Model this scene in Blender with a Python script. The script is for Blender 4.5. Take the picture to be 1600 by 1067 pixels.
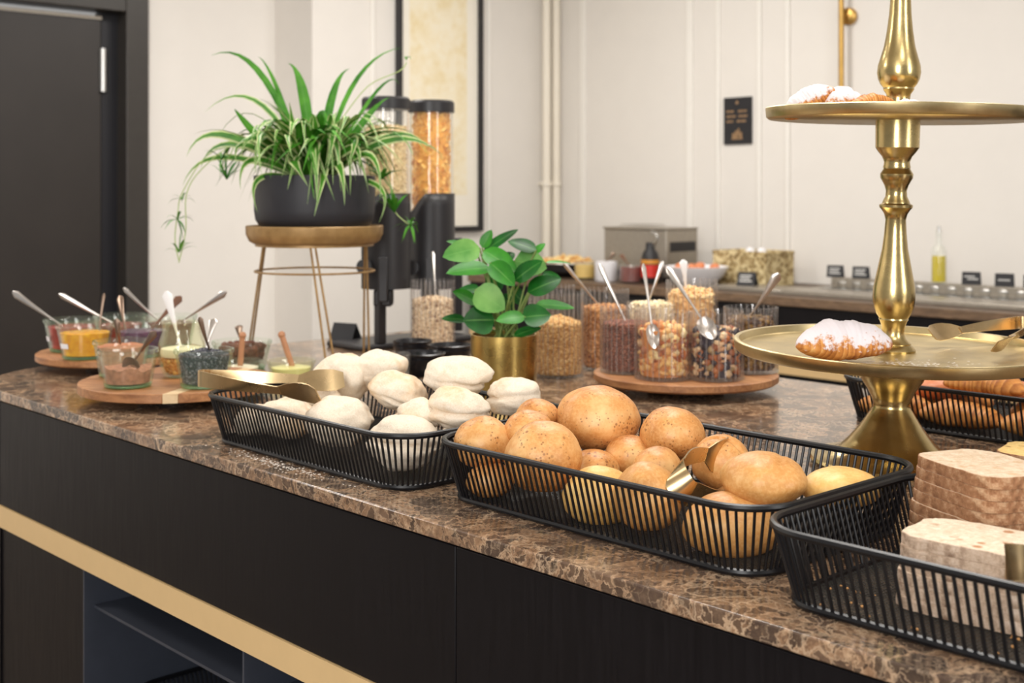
import bpy, math, random
from mathutils import Vector, Matrix, noise, Quaternion
random.seed(7)
PI = math.pi
sc = bpy.context.scene
C = sc.collection
for o in list(bpy.data.objects):
    bpy.data.objects.remove(o)

# ------------------------------------------------------------------ camera, world, lights, exposure
FPX, HX, HY, CZ = 1960.0, 800.0, 302.0, 1.306       # focal length in pixels, principal column, horizon row, eye height
YAW = math.radians(47.1)
RV = Vector((math.cos(YAW), math.sin(YAW), 0))       # towards the right of the view
FV = Vector((-math.sin(YAW), math.cos(YAW), 0))      # into the view
cd = bpy.data.cameras.new('camera')
cam = bpy.data.objects.new('camera', cd)
C.objects.link(cam)
cam.location = (0, 0, CZ)
cam.rotation_euler = (PI / 2, 0, YAW)
cd.sensor_width = 36
cd.lens = 36 * FPX / 1600
cd.shift_y = -(533.5 - HY) / 1600
cd.clip_start = 0.05
cd.dof.use_dof = True
cd.dof.focus_distance = 1.58
cd.dof.aperture_fstop = 6.5
sc.camera = cam

w = bpy.data.worlds.new('world')
sc.world = w
w.use_nodes = True
bg = w.node_tree.nodes['Background']
bg.inputs[0].default_value = (1.0, 0.985, 0.965, 1)
bg.inputs[1].default_value = 0.40


def area_light(name, loc, target, sx, sy, power, col=(1, 1, 1)):
    l = bpy.data.lights.new(name, 'AREA')
    l.shape = 'RECTANGLE'
    l.size, l.size_y, l.energy, l.color = sx, sy, power, col
    o = bpy.data.objects.new(name, l)
    C.objects.link(o)
    o.location = loc
    o.rotation_euler = (Vector(target) - Vector(loc)).to_track_quat('-Z', 'Y').to_euler()
    return o


area_light('window_light', (0.9, -2.3, 2.0), (-1.4, 1.3, 1.0), 1.2, 1.9, 125, (1.0, 0.99, 0.98))
area_light('window_light_side', (2.3, 1.6, 2.0), (-1.2, 1.8, 1.0), 0.7, 1.9, 44, (1.0, 0.985, 0.965))
for cx, cy, p in ((-1.6, 1.9, 30), (-3.6, 1.6, 27), (-3.4, 3.3, 33), (-1.4, 3.2, 18), (0.4, 0.6, 16), (-3.9, -0.6, 44)):  # the last and strongest is added to brighten the wall's step face
    area_light('ceiling_lamp_fill', (cx, cy, 2.86), (cx, cy, 0), 0.6, 0.6, p, (1.0, 0.965, 0.92))
sc.view_settings.view_transform = 'Standard'
sc.view_settings.look = 'None'
sc.view_settings.exposure = -0.14
sc.view_settings.gamma = 1
sc.view_settings.use_curve_mapping = False
sc.cycles.transparent_max_bounces = 32
sc.cycles.max_bounces = 10
sc.cycles.use_denoising = True


# ------------------------------------------------------------------ points of the place from the photograph's columns and rows
def pt(px, py, d):
    p = FV * d + RV * ((px - HX) / FPX * d)
    return Vector((p.x, p.y, CZ - (py - HY) / FPX * d))


def at(px, py, z):
    return pt(px, py, (CZ - z) * FPX / (py - HY))


def at_y(px, py, y):
    X = (px - HX) / FPX
    return pt(px, py, y / (RV.y * X + FV.y))


def at_x(px, py, x):
    X = (px - HX) / FPX
    return pt(px, py, x / (RV.x * X + FV.x))


def on(px, d, z):
    p = pt(px, HY, d)
    p.z = z
    return p


# ------------------------------------------------------------------ materials
def S(r, g, b):
    f = lambda c: (c / 255 / 12.92) if c / 255 <= 0.04045 else ((c / 255 + 0.055) / 1.055) ** 2.4
    return (f(r), f(g), f(b), 1.0)


class NT:
    def __init__(s, name):
        s.m = bpy.data.materials.new(name)
        s.m.use_nodes = True
        s.t = s.m.node_tree
        s.n, s.l = s.t.nodes, s.t.links
        s.b = s.n['Principled BSDF']
        s.out = s.n['Material Output']
        s._tc = None

    def node(s, typ, ins=None, **props):
        x = s.n.new(typ)
        for k, v in props.items():
            setattr(x, k, v)
        for k, v in (ins or {}).items():
            s.put(x.inputs[k], v)
        return x

    def put(s, sock, v):
        if isinstance(v, bpy.types.NodeSocket):
            s.l.new(v, sock)
        else:
            sock.default_value = v

    def tc(s, kind='Object', scale=None):
        if s._tc is None:
            s._tc = s.n.new('ShaderNodeTexCoord')
        o = s._tc.outputs[kind]
        if scale is not None:
            mp = s.node('ShaderNodeMapping', {'Vector': o, 'Scale': scale})
            o = mp.outputs[0]
        return o

    def noise(s, scale, detail=3, rough=0.55, vec=None, dist=0.0):
        return s.node('ShaderNodeTexNoise', {'Vector': vec if vec is not None else s.tc(), 'Scale': scale, 'Detail': detail, 'Roughness': rough, 'Distortion': dist}).outputs[0]

    def ramp(s, fac, stops, interp='LINEAR'):
        r = s.node('ShaderNodeValToRGB', {'Fac': fac})
        r.color_ramp.interpolation = interp
        e = r.color_ramp.elements
        while len(e) < len(stops):
            e.new(0.5)
        for i, (p, c) in enumerate(stops):
            e[i].position = p
            e[i].color = c if len(c) == 4 else (*c, 1)
        return r.outputs[0]

    def mix(s, fac, a, b, blend='MIX'):
        x = s.node('ShaderNodeMix', data_type='RGBA', blend_type=blend)
        s.put(x.inputs[0], fac)
        s.put(x.inputs[6], a)
        s.put(x.inputs[7], b)
        return x.outputs[2]

    def math(s, op, a, b=0.0, c=None):
        x = s.node('ShaderNodeMath', operation=op)
        s.put(x.inputs[0], a)
        s.put(x.inputs[1], b)
        if c is not None:
            s.put(x.inputs[2], c)
        return x.outputs[0]

    def bump(s, h, strength=0.3, dist=0.01):
        x = s.node('ShaderNodeBump', {'Height': h, 'Strength': strength, 'Distance': dist})
        s.put(s.b.inputs['Normal'], x.outputs[0])

    def set(s, **k):
        names = {'color': 'Base Color', 'rough': 'Roughness', 'metal': 'Metallic', 'coat': 'Coat Weight', 'spec': 'Specular IOR Level', 'sub': 'Subsurface Weight', 'subr': 'Subsurface Radius', 'subs': 'Subsurface Scale', 'trans': 'Transmission Weight'}
        for kk, v in k.items():
            s.put(s.b.inputs[names[kk]], v)
        return s


BLACK, WHITE = (0, 0, 0, 1), (1, 1, 1, 1)


def plain(name, col, rough=0.5, metal=0.0, var=0.06, vs=30, bump=0.0, **k):
    t = NT(name)
    n = t.noise(vs, 4)
    dark = tuple(c * (1 - var) for c in col[:3]) + (1,)
    lite = tuple(min(1, c * (1 + var)) for c in col[:3]) + (1,)
    t.set(color=t.ramp(n, [(0.3, dark), (0.7, lite)]), rough=rough, metal=metal, **k)
    if bump:
        t.bump(n, bump, 0.002)
    return t.m


M = {}
M['wall'] = plain('cream_plaster', S(229, 224, 217), 0.85, var=0.012, vs=7, bump=0.08)
M['wall_trim'] = plain('cream_paint', S(238, 234, 227), 0.5, var=0.01)
M['ceiling'] = plain('ceiling_paint', S(240, 238, 233), 0.9, var=0.01)
M['floor'] = plain('floor_vinyl', S(120, 104, 88), 0.5, var=0.15, vs=9)
M['door'] = plain('door_black', S(46, 41, 38), 0.42, var=0.1, vs=5)
M['door_frame'] = plain('door_frame_black', S(54, 50, 46), 0.4, var=0.06)
M['door_gap'] = plain('door_rebate_black', S(22, 21, 27), 0.5)
M['steel'] = plain('brushed_steel', S(200, 198, 194), 0.28, 1.0, vs=60)
M['steel_matt'] = plain('grey_steel', S(168, 160, 148), 0.38, 0.7, vs=60)
M['cutlery'] = plain('cutlery_steel', S(220, 214, 208), 0.30, 1.0)
M['cutlery_dark'] = plain('dark_cutlery_steel', S(150, 128, 112), 0.32, 1.0)
M['white_plastic'] = plain('white_plastic', S(244, 242, 240), 0.35, var=0.02)
M['black_wire'] = plain('black_wire', S(15, 15, 18), 0.36, var=0.1, vs=80, spec=0.4)
M['mesh'] = plain('mesh_wire', S(92, 90, 86), 0.34, 0.6)
M['black_plastic'] = plain('black_plastic', S(34, 32, 34), 0.42, var=0.08)
M['black_bowl'] = plain('black_melamine', S(24, 24, 28), 0.25, var=0.1)
M['pot_black'] = plain('pot_black', S(38, 38, 43), 0.5, var=0.08, vs=20)
M['fascia'] = None
M['soil'] = plain('potting_soil', S(48, 36, 28), 0.95, var=0.4, vs=120, bump=0.6)
M['label'] = plain('white_label', S(240, 238, 240), 0.6, var=0.02)
M['paper'] = plain('mat_paper', S(240, 234, 220), 0.8, var=0.01)
M['slate'] = plain('slate_card', S(34, 33, 36), 0.7, var=0.1)
M['chalk'] = plain('chalk_ink', S(190, 188, 184), 0.8)
M['sign_gold'] = plain('sign_gold', S(158, 126, 92), 0.5, 0.2)
M['pinewood'] = plain('dipper_wood', S(180, 128, 92), 0.6, var=0.12, vs=60)
M['spatula_wood'] = plain('dark_handle', S(112, 74, 52), 0.5, var=0.15, vs=60)
M['pipe'] = plain('pipe_paint', S(238, 230, 214), 0.4, var=0.01)
M['egg'] = plain('egg_shell', S(214, 130, 84), 0.5, var=0.06, vs=50)
M['china'] = plain('white_china', S(238, 236, 238), 0.15, var=0.01)
M['oil'] = plain('olive_oil', S(206, 184, 14), 0.1, var=0.05)
M['wood_board'] = None


def mk_fascia():
    t = NT('black_veneer')
    g = t.noise(6, 6, 0.6, t.tc('Object', (1.2, 1.2, 30)))
    g2 = t.noise(14, 4, 0.6, t.tc('Object', (16, 16, 0.8)))
    t.set(color=t.ramp(g2, [(0.3, S(10, 8, 11)), (0.75, S(18, 15, 18))]), rough=t.ramp(g2, [(0.3, (0.40,) * 3), (0.7, (0.52,) * 3)]), spec=0.22)
    t.bump(g, 0.04, 0.001)
    return t.m


M['fascia'] = mk_fascia()
M['carcass'] = plain('carcass_grey', S(54, 58, 68), 0.5, var=0.06)
M['gold_strip'] = plain('champagne_strip', S(212, 180, 130), 0.45, 0.0, var=0.02)


def mk_marble():
    t = NT('brown_emperador_marble')
    v0 = t.tc('Object')
    wn = t.node('ShaderNodeTexNoise', {'Vector': v0, 'Scale': 11.0, 'Detail': 6.0, 'Roughness': 0.62})
    wv = t.node('ShaderNodeMixRGB', {0: 0.05, 1: v0, 2: wn.outputs[1]}, blend_type='LINEAR_LIGHT').outputs[0]

    def vor(scale):
        e = t.node('ShaderNodeTexVoronoi', {'Vector': wv, 'Scale': scale, 'Randomness': 1.0}, feature='DISTANCE_TO_EDGE').outputs[0]
        c = t.node('ShaderNodeTexVoronoi', {'Vector': wv, 'Scale': scale, 'Randomness': 1.0}).outputs['Color']
        return e, t.node('ShaderNodeSeparateColor', {0: c}).outputs
    e1, c1 = vor(26.0)
    e2, c2 = vor(64.0)
    e3, c3 = vor(150.0)
    fine = t.noise(70, 7, 0.7)
    mid = t.noise(17, 5, 0.65)
    # brown ground, dark angular fragments, a net of pale veins
    col = t.ramp(t.math('ADD', t.math('MULTIPLY', fine, 0.6), t.math('MULTIPLY', mid, 0.4)), [(0.34, S(92, 69, 53)), (0.5, S(148, 116, 89)), (0.66, S(202, 171, 138))])
    m3 = t.math('MULTIPLY', t.ramp(e3, [(0.04, BLACK), (0.10, WHITE)]), t.ramp(c3[0], [(0.40, BLACK), (0.5, WHITE)]))
    col = t.mix(t.math('MULTIPLY', m3, 0.7), col, t.ramp(c3[1], [(0.0, S(56, 44, 38)), (1.0, S(128, 100, 78))]))
    m2 = t.math('MULTIPLY', t.ramp(e2, [(0.03, BLACK), (0.08, WHITE)]), t.ramp(c2[0], [(0.44, BLACK), (0.5, WHITE)]))
    col = t.mix(t.math('MULTIPLY', m2, 0.88), col, t.mix(0.3, t.ramp(c2[1], [(0.0, S(44, 37, 35)), (0.6, S(84, 66, 55)), (1.0, S(126, 100, 80))]), t.ramp(fine, [(0.3, S(38, 32, 30)), (0.7, S(140, 112, 88))])))
    m1 = t.math('MULTIPLY', t.ramp(e1, [(0.025, BLACK), (0.06, WHITE)]), t.ramp(c1[0], [(0.60, BLACK), (0.64, WHITE)]))
    col = t.mix(t.math('MULTIPLY', m1, 0.9), col, t.mix(0.25, t.ramp(c1[1], [(0.0, S(42, 37, 36)), (1.0, S(78, 62, 54))]), t.ramp(fine, [(0.3, S(38, 32, 30)), (0.7, S(140, 114, 90))])))
    vm = t.ramp(t.noise(11, 4, 0.6), [(0.40, (0.15, 0.15, 0.15)), (0.60, WHITE)])
    net = t.math('MAXIMUM', t.ramp(e1, [(0.0, WHITE), (0.02, (0.6, 0.6, 0.6)), (0.05, BLACK)]), t.math('MULTIPLY', t.ramp(e2, [(0.0, WHITE), (0.03, (0.5, 0.5, 0.5)), (0.07, BLACK)]), 0.85))
    v = t.math('MULTIPLY', net, vm)
    col = t.mix(t.math('MULTIPLY', v, 0.75), col, S(204, 178, 148))
    t.set(color=col, rough=t.ramp(fine, [(0.3, (0.14,) * 3), (0.8, (0.24,) * 3)]), coat=0.1)
    return t.m


M['marble'] = mk_marble()


def mk_brass(name, col, rough=0.17, bump=0.12, streak=True):
    t = NT(name)
    n = t.noise(18, 5, 0.6)
    n2 = t.noise(220, 3, 0.6)
    dk = tuple(c * 0.72 for c in col[:3]) + (1,)
    t.set(color=t.ramp(n, [(0.3, dk), (0.7, col)]), metal=1.0, rough=t.math('ADD', t.math('MULTIPLY', n, 0.16), rough - 0.06))
    t.bump(t.mix(0.3, n, n2), bump, 0.002)
    return t.m


M['brass'] = mk_brass('cast_brass', S(210, 186, 130), 0.23, 0.22)
M['brass_plate'] = mk_brass('brass_plate', S(222, 202, 154), 0.32, 0.12)
M['brass_pot'] = mk_brass('brushed_brass', S(216, 186, 112), 0.26, 0.05)
M['gold_tongs'] = mk_brass('champagne_gold', S(222, 194, 148), 0.26, 0.03)
M['gold_rod'] = mk_brass('satin_gold', S(206, 166, 96), 0.35, 0.02)


def mk_bronze():
    t = NT('bronze_lacquer')
    n = t.noise(30, 4)
    t.set(color=t.ramp(n, [(0.3, S(146, 114, 70)), (0.7, S(176, 142, 92))]), rough=0.42, metal=0.3)
    return t.m


M['bronze'] = mk_bronze()


def mk_wood(name, a, b, c):
    t = NT(name)
    v = t.tc('Object', (3, 16, 16))
    g = t.noise(7, 6, 0.6, v, 0.6)
    strip = t.node('ShaderNodeTexVoronoi', {'Vector': t.tc('Object', (0.01, 16, 0.01)), 'Scale': 1.0}).outputs['Color']
    st = t.node('ShaderNodeSeparateColor', {0: strip}).outputs[0]
    col = t.ramp(t.math('ADD', t.math('MULTIPLY', g, 0.75), t.math('MULTIPLY', st, 0.3)), [(0.3, a), (0.55, b), (0.8, c)])
    t.set(color=col, rough=0.45)
    t.bump(g, 0.08, 0.002)
    return t.m


M['wood_board'] = mk_wood('acacia_wood', S(122, 76, 46), S(172, 120, 78), S(206, 156, 108))
M['wood_pale'] = mk_wood('pale_sapwood', S(204, 172, 128), S(222, 194, 152), S(232, 208, 170))
M['wood_dark'] = plain('dark_pedestal', S(40, 28, 22), 0.5)


def mk_glass(name, tint, edge, gloss_rough=0.03, clear=0.97, refl=0.55):
    t = NT(name)
    t.n.remove(t.b)
    lw = t.node('ShaderNodeLayerWeight', {'Blend': 0.5}).outputs['Facing']
    fr = t.math('ADD', t.math('MULTIPLY', t.math('POWER', lw, 4.0), refl), 0.025)
    tr = t.node('ShaderNodeBsdfTransparent', {'Color': t.ramp(lw, [(0.0, tint), (0.7, tint), (1.0, edge)])}).outputs[0]
    gl = t.node('ShaderNodeBsdfGlossy', {'Roughness': gloss_rough, 'Color': WHITE}).outputs[0]
    df = t.node('ShaderNodeBsdfDiffuse', {'Color': edge}).outputs[0]
    m0 = t.node('ShaderNodeMixShader', {0: 1 - clear, 1: tr, 2: df}).outputs[0]
    m1 = t.node('ShaderNodeMixShader', {0: fr, 1: m0, 2: gl}).outputs[0]
    t.l.new(m1, t.out.inputs[0])
    return t.m


M['glass'] = mk_glass('clear_glass', (0.99, 0.995, 0.99, 1), (0.84, 0.88, 0.85, 1))
M['glass_green'] = mk_glass('greenish_glass', (0.98, 0.995, 0.975, 1), (0.50, 0.72, 0.53, 1))
M['glass_base'] = mk_glass('thick_green_glass', (0.72, 0.88, 0.70, 1), (0.40, 0.66, 0.38, 1), clear=0.8)
M['glass_yellow'] = mk_glass('yellowish_glass', (0.98, 0.985, 0.92, 1), (0.84, 0.84, 0.62, 1))


def mk_fluted():
    t = NT('fluted_acrylic')
    t.n.remove(t.b)
    xyz = t.node('ShaderNodeSeparateXYZ', {0: t.tc('Object')}).outputs
    th = t.math('ARCTAN2', xyz[1], xyz[0])
    valley = t.math('ABSOLUTE', t.math('COSINE', t.math('MULTIPLY', th, 14.0)))     # 0 in the grooves between the ribs
    groove_streak = t.ramp(valley, [(0.0, WHITE), (0.22, (0.75, 0.75, 0.75)), (0.42, BLACK)])  # streaks of light caught by the ribs, painted into the grooves
    lw = t.node('ShaderNodeLayerWeight', {'Blend': 0.5}).outputs['Facing']
    fr = t.math('ADD', t.math('MULTIPLY', t.math('POWER', lw, 3.5), 0.45), t.math('ADD', 0.02, t.math('MULTIPLY', groove_streak, 0.08)))
    tint = t.mix(groove_streak, t.ramp(lw, [(0.0, (0.99, 0.985, 0.98)), (0.6, (0.97, 0.96, 0.955)), (1.0, (0.84, 0.81, 0.79))]), (0.88, 0.86, 0.85, 1))
    tr = t.node('ShaderNodeBsdfTransparent', {'Color': tint}).outputs[0]
    gl = t.node('ShaderNodeBsdfGlossy', {'Roughness': 0.07, 'Color': WHITE}).outputs[0]
    df = t.node('ShaderNodeBsdfDiffuse', {'Color': (0.88, 0.85, 0.83, 1)}).outputs[0]
    m0 = t.node('ShaderNodeMixShader', {0: t.math('ADD', 0.008, t.math('MULTIPLY', groove_streak, 0.10)), 1: tr, 2: df}).outputs[0]
    m1 = t.node('ShaderNodeMixShader', {0: fr, 1: m0, 2: gl}).outputs[0]
    t.l.new(m1, t.out.inputs[0])
    return t.m


M['glass_flute'] = mk_fluted()
M['acrylic'] = mk_glass('clear_acrylic', (0.992, 0.988, 0.98, 1), (0.88, 0.86, 0.82, 1), 0.05)


def mk_stuff(name, stops, rough=0.75, bump=0.3, scale=300):
    t = NT(name)
    a = t.node('ShaderNodeAttribute', attribute_name='rnd').outputs['Fac']
    n = t.noise(scale, 3)
    c = t.ramp(a, stops)
    c = t.mix(0.22, c, t.ramp(n, [(0.3, S(60, 40, 26)), (0.7, S(250, 236, 210))]), 'OVERLAY')
    t.set(color=c, rough=rough)
    t.bump(n, bump, 0.002)
    return t.m


M['oats'] = mk_stuff('oat_clusters', [(0, S(196, 148, 86)), (0.5, S(222, 178, 116)), (1, S(240, 208, 152))])
M['muesli'] = mk_stuff('muesli_flakes', [(0, S(190, 158, 126)), (0.12, S(120, 84, 70)), (0.2, S(214, 188, 154)), (1, S(240, 222, 196))])
M['granola'] = mk_stuff('amber_granola', [(0, S(146, 94, 54)), (0.5, S(192, 136, 82)), (1, S(224, 176, 120))])
M['cocoa_crisps'] = mk_stuff('cocoa_crisps', [(0, S(96, 58, 48)), (0.6, S(126, 80, 66)), (1, S(166, 112, 90))])
M['nuts'] = mk_stuff('mixed_nuts', [(0, S(236, 206, 140)), (0.3, S(226, 180, 116)), (0.55, S(196, 122, 66)), (0.75, S(150, 76, 46)), (1, S(240, 220, 170))])
M['cashew'] = mk_stuff('cashews', [(0, S(222, 176, 116)), (0.6, S(238, 202, 146)), (1, S(246, 220, 172))])
M['trail'] = mk_stuff('dried_fruit_mix', [(0, S(38, 34, 52)), (0.25, S(54, 42, 50)), (0.4, S(142, 76, 40)), (0.65, S(176, 102, 48)), (0.8, S(236, 206, 166)), (1, S(120, 96, 40))], 0.55)
M['raisins'] = mk_stuff('raisins', [(0, S(92, 66, 20)), (0.4, S(132, 100, 34)), (0.7, S(80, 50, 22)), (1, S(52, 36, 30))], 0.5)
M['coconut'] = mk_stuff('coconut_flakes', [(0, S(236, 218, 184)), (1, S(250, 240, 216))])
M['cornflakes'] = mk_stuff('cornflakes', [(0, S(224, 152, 54)), (0.5, S(244, 190, 88)), (1, S(252, 216, 128))])
M['oatflakes'] = mk_stuff('pale_flakes', [(0, S(226, 200, 148)), (1, S(248, 232, 192))])
M['seeds'] = mk_stuff('dark_seeds', [(0, S(24, 25, 34)), (0.6, S(46, 48, 60)), (1, S(120, 120, 130))])
M['chocchunk'] = mk_stuff('chocolate_chunks', [(0, S(84, 42, 30)), (1, S(132, 76, 54))])
M['walnut'] = mk_stuff('honey_nuts', [(0, S(180, 112, 40)), (0.5, S(214, 150, 70)), (1, S(236, 188, 112))], 0.4)
M['powder'] = plain('cocoa_powder', S(164, 110, 84), 0.95, var=0.32, vs=90, bump=0.8)
M['powder_red'] = plain('spice_powder', S(182, 112, 78), 0.95, var=0.2, vs=90, bump=0.8)
M['cream'] = plain('cream_dip', S(236, 226, 200), 0.5, var=0.04)
M['honey'] = plain('pale_honey', S(232, 226, 160), 0.2, var=0.04)


def mk_jam(name, a, b):
    t = NT(name)
    n = t.noise(60, 4, 0.6)
    t.set(color=t.ramp(n, [(0.3, a), (0.7, b)]), rough=0.16)
    t.bump(n, 0.5, 0.006)
    return t.m


M['jam_red'] = mk_jam('red_jam', S(120, 14, 18), S(176, 32, 30))
M['jam_orange'] = mk_jam('apricot_jam', S(214, 128, 10), S(250, 186, 22))
M['jam_purple'] = mk_jam('purple_jam', S(66, 26, 62), S(108, 56, 98))
M['jam_brown'] = mk_jam('dark_red_jam', S(92, 30, 26), S(140, 60, 46))


def mk_white_roll():
    t = NT('floured_roll_crust')
    r = t.node('ShaderNodeObjectInfo').outputs['Random']
    sh = t.node('ShaderNodeVectorMath', {0: t.tc(), 1: (0, 0, 0)}, operation='ADD')
    cb = t.node('ShaderNodeCombineXYZ', {0: t.math('MULTIPLY', r, 9.0), 1: t.math('MULTIPLY', r, 5.0), 2: r}).outputs[0]
    t.put(sh.inputs[1], cb)
    v = sh.outputs[0]
    n1 = t.noise(14, 4, 0.6, v)
    n2 = t.noise(70, 5, 0.65, v)
    n3 = t.noise(420, 3, 0.6, v)
    crust = t.ramp(n2, [(0.3, S(208, 164, 112)), (0.7, S(228, 190, 140))])
    flour = t.ramp(n3, [(0.3, S(222, 206, 184)), (0.7, S(236, 226, 210))])
    soft = t.noise(10, 2, 0.5, v)
    amt = t.math('ADD', t.math('MULTIPLY', soft, 1.2), t.math('MULTIPLY', n2, 0.55))
    amt = t.math('ADD', amt, t.math('MULTIPLY', r, 0.30))
    col = t.mix(t.ramp(amt, [(0.62, (0.10, 0.10, 0.10)), (1.35, (0.92, 0.92, 0.92))]), crust, flour)
    t.set(color=col, rough=0.85, spec=0.2)
    t.bump(t.mix(0.4, n2, n3), 0.55, 0.0035)
    return t.m


def mk_brown_roll(name, dark, mid, pale, speck, specks=True):
    t = NT(name)
    r = t.node('ShaderNodeObjectInfo').outputs['Random']
    cb = t.node('ShaderNodeCombineXYZ', {0: t.math('MULTIPLY', r, 9.0), 1: t.math('MULTIPLY', r, 5.0), 2: r}).outputs[0]
    v = t.node('ShaderNodeVectorMath', {0: t.tc(), 1: cb}, operation='ADD').outputs[0]
    n1 = t.noise(16, 4, 0.55, v)
    n2 = t.noise(260, 4, 0.6, v)
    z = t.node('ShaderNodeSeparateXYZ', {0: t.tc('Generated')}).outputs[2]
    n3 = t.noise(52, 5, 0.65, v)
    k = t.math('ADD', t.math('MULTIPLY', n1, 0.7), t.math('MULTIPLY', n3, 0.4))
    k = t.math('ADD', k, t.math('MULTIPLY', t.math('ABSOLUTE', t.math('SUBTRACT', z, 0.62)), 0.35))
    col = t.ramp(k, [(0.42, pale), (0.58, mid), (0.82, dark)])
    col = t.mix(t.ramp(n2, [(0.45, BLACK), (0.62, (0.3, 0.3, 0.3))]), col, pale)
    if specks:
        gate = t.noise(30, 2, 0.5, v)
        for sc_, lo, hi, g0 in ((90.0, 0.14, 0.24, 0.50), (190.0, 0.16, 0.30, 0.46)):
            vo = t.node('ShaderNodeTexVoronoi', {'Vector': v, 'Scale': sc_}).outputs['Distance']
            sp = t.math('MULTIPLY', t.ramp(vo, [(lo, WHITE), (hi, BLACK)]), t.ramp(gate, [(g0, BLACK), (g0 + 0.08, WHITE)]))
            col = t.mix(t.math('MULTIPLY', sp, 0.7), col, speck)
    t.set(color=col, rough=0.42, spec=0.4)
    t.bump(t.mix(0.35, n3, n2), 0.22, 0.003)
    return t.m


M['white_roll'] = mk_white_roll()
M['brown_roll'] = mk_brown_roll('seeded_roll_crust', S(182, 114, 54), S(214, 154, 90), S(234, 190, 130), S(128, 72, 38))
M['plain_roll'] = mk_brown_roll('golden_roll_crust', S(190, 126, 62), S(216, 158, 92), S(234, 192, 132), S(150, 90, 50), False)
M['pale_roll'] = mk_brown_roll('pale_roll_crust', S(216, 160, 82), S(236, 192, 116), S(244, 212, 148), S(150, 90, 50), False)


def mk_crumb(name, a, b, nut):
    t = NT(name)
    n = t.noise(120, 5, 0.65)
    vo = t.node('ShaderNodeTexVoronoi', {'Vector': t.tc(), 'Scale': 190.0}).outputs['Distance']
    col = t.ramp(n, [(0.3, a), (0.7, b)])
    col = t.mix(t.ramp(vo, [(0.1, (0.6, 0.6, 0.6)), (0.25, BLACK)]), col, a)
    v2 = t.node('ShaderNodeTexVoronoi', {'Vector': t.tc(), 'Scale': 42.0}).outputs['Distance']
    gate = t.noise(28, 2)
    sp = t.math('MULTIPLY', t.ramp(v2, [(0.17, WHITE), (0.26, BLACK)]), t.ramp(gate, [(0.44, BLACK), (0.52, WHITE)]))
    col = t.mix(t.math('MULTIPLY', sp, 0.8), col, nut)
    t.set(color=col, rough=0.9, spec=0.15)
    t.bump(t.mix(0.5, n, vo), 0.9, 0.004)
    return t.m


M['crumb'] = mk_crumb('wholegrain_crumb', S(200, 172, 140), S(232, 212, 188), S(204, 170, 134))
M['crumb_nut'] = mk_crumb('walnut_crumb', S(214, 190, 162), S(244, 228, 206), S(176, 112, 60))
M['crumb_yellow'] = mk_crumb('seeded_yellow_crumb', S(228, 188, 116), S(244, 212, 146), S(96, 56, 36))


def mk_crust(name, a, b, c):
    t = NT(name)
    n = t.noise(90, 6, 0.7)
    n2 = t.noise(28, 3)
    col = t.ramp(t.math('ADD', t.math('MULTIPLY', n, 0.65), t.math('MULTIPLY', n2, 0.35)), [(0.32, a), (0.5, b), (0.68, c)])
    t.set(color=col, rough=0.8, spec=0.2)
    t.bump(n, 0.8, 0.004)
    return t.m


M['crust'] = mk_crust('wholegrain_crust', S(104, 68, 46), S(164, 118, 84), S(222, 186, 148))
M['crust_nut'] = mk_crust('walnut_crust', S(112, 78, 56), S(206, 180, 156), S(240, 222, 204))


def mk_croissant(name, sugar):
    t = NT(name)
    a = t.node('ShaderNodeAttribute', attribute_name='ridge').outputs['Fac']
    n = t.noise(60, 4, 0.6)
    k = t.math('ADD', t.math('MULTIPLY', a, 0.35), t.math('ADD', t.math('MULTIPLY', n, 0.55), t.math('MULTIPLY', t.noise(22, 3), 0.3)))
    col = t.ramp(k, [(0.25, S(234, 188, 118)), (0.5, S(208, 140, 70)), (0.85, S(138, 70, 32))])
    if sugar:
        z = t.node('ShaderNodeSeparateXYZ', {0: t.tc('Generated')}).outputs[2]
        n2 = t.noise(130, 5, 0.7)
        s = t.math('ADD', t.math('ADD', t.math('MULTIPLY', z, 0.75), t.math('MULTIPLY', n2, 0.6)), t.math('MULTIPLY', t.noise(32, 3), 0.55))
        col = t.mix(t.ramp(s, [(0.88, BLACK), (1.16, (0.95, 0.95, 0.95))]), col, S(228, 222, 226))
    t.set(color=col, rough=0.5 if not sugar else 0.75, spec=0.3)
    t.bump(n, 0.35, 0.004)
    return t.m


M['croissant'] = mk_croissant('croissant_crust', False)
M['croissant_sugar'] = mk_croissant('sugared_croissant', True)
M['brioche'] = mk_brown_roll('brioche_crust', S(186, 96, 52), S(206, 122, 74), S(222, 150, 104), S(120, 66, 34), False)


def mk_leaf_spider():
    t = NT('spider_leaf')
    u = t.node('ShaderNodeAttribute', attribute_name='cross').outputs['Fac']
    n = t.noise(35, 3)
    au = t.math('ABSOLUTE', u)
    g = t.ramp(n, [(0.3, S(46, 108, 24)), (0.7, S(88, 148, 44))])
    edge = t.ramp(au, [(0.55, BLACK), (0.72, WHITE)])
    col = t.mix(edge, g, S(206, 216, 156))
    t.set(color=col, rough=0.4, spec=0.4)
    return t.m


def mk_leaf(name, a, b, rough=0.3):
    t = NT(name)
    n = t.noise(16, 3)
    u = t.node('ShaderNodeAttribute', attribute_name='cross').outputs['Fac']
    vein = t.ramp(t.math('ABSOLUTE', u), [(0.0, (0.5, 0.5, 0.5)), (0.07, BLACK)])
    col = t.mix(vein, t.ramp(n, [(0.35, a), (0.65, b)]), S(120, 170, 90))
    t.set(color=col, rough=rough + 0.06, spec=0.26)
    return t.m


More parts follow.
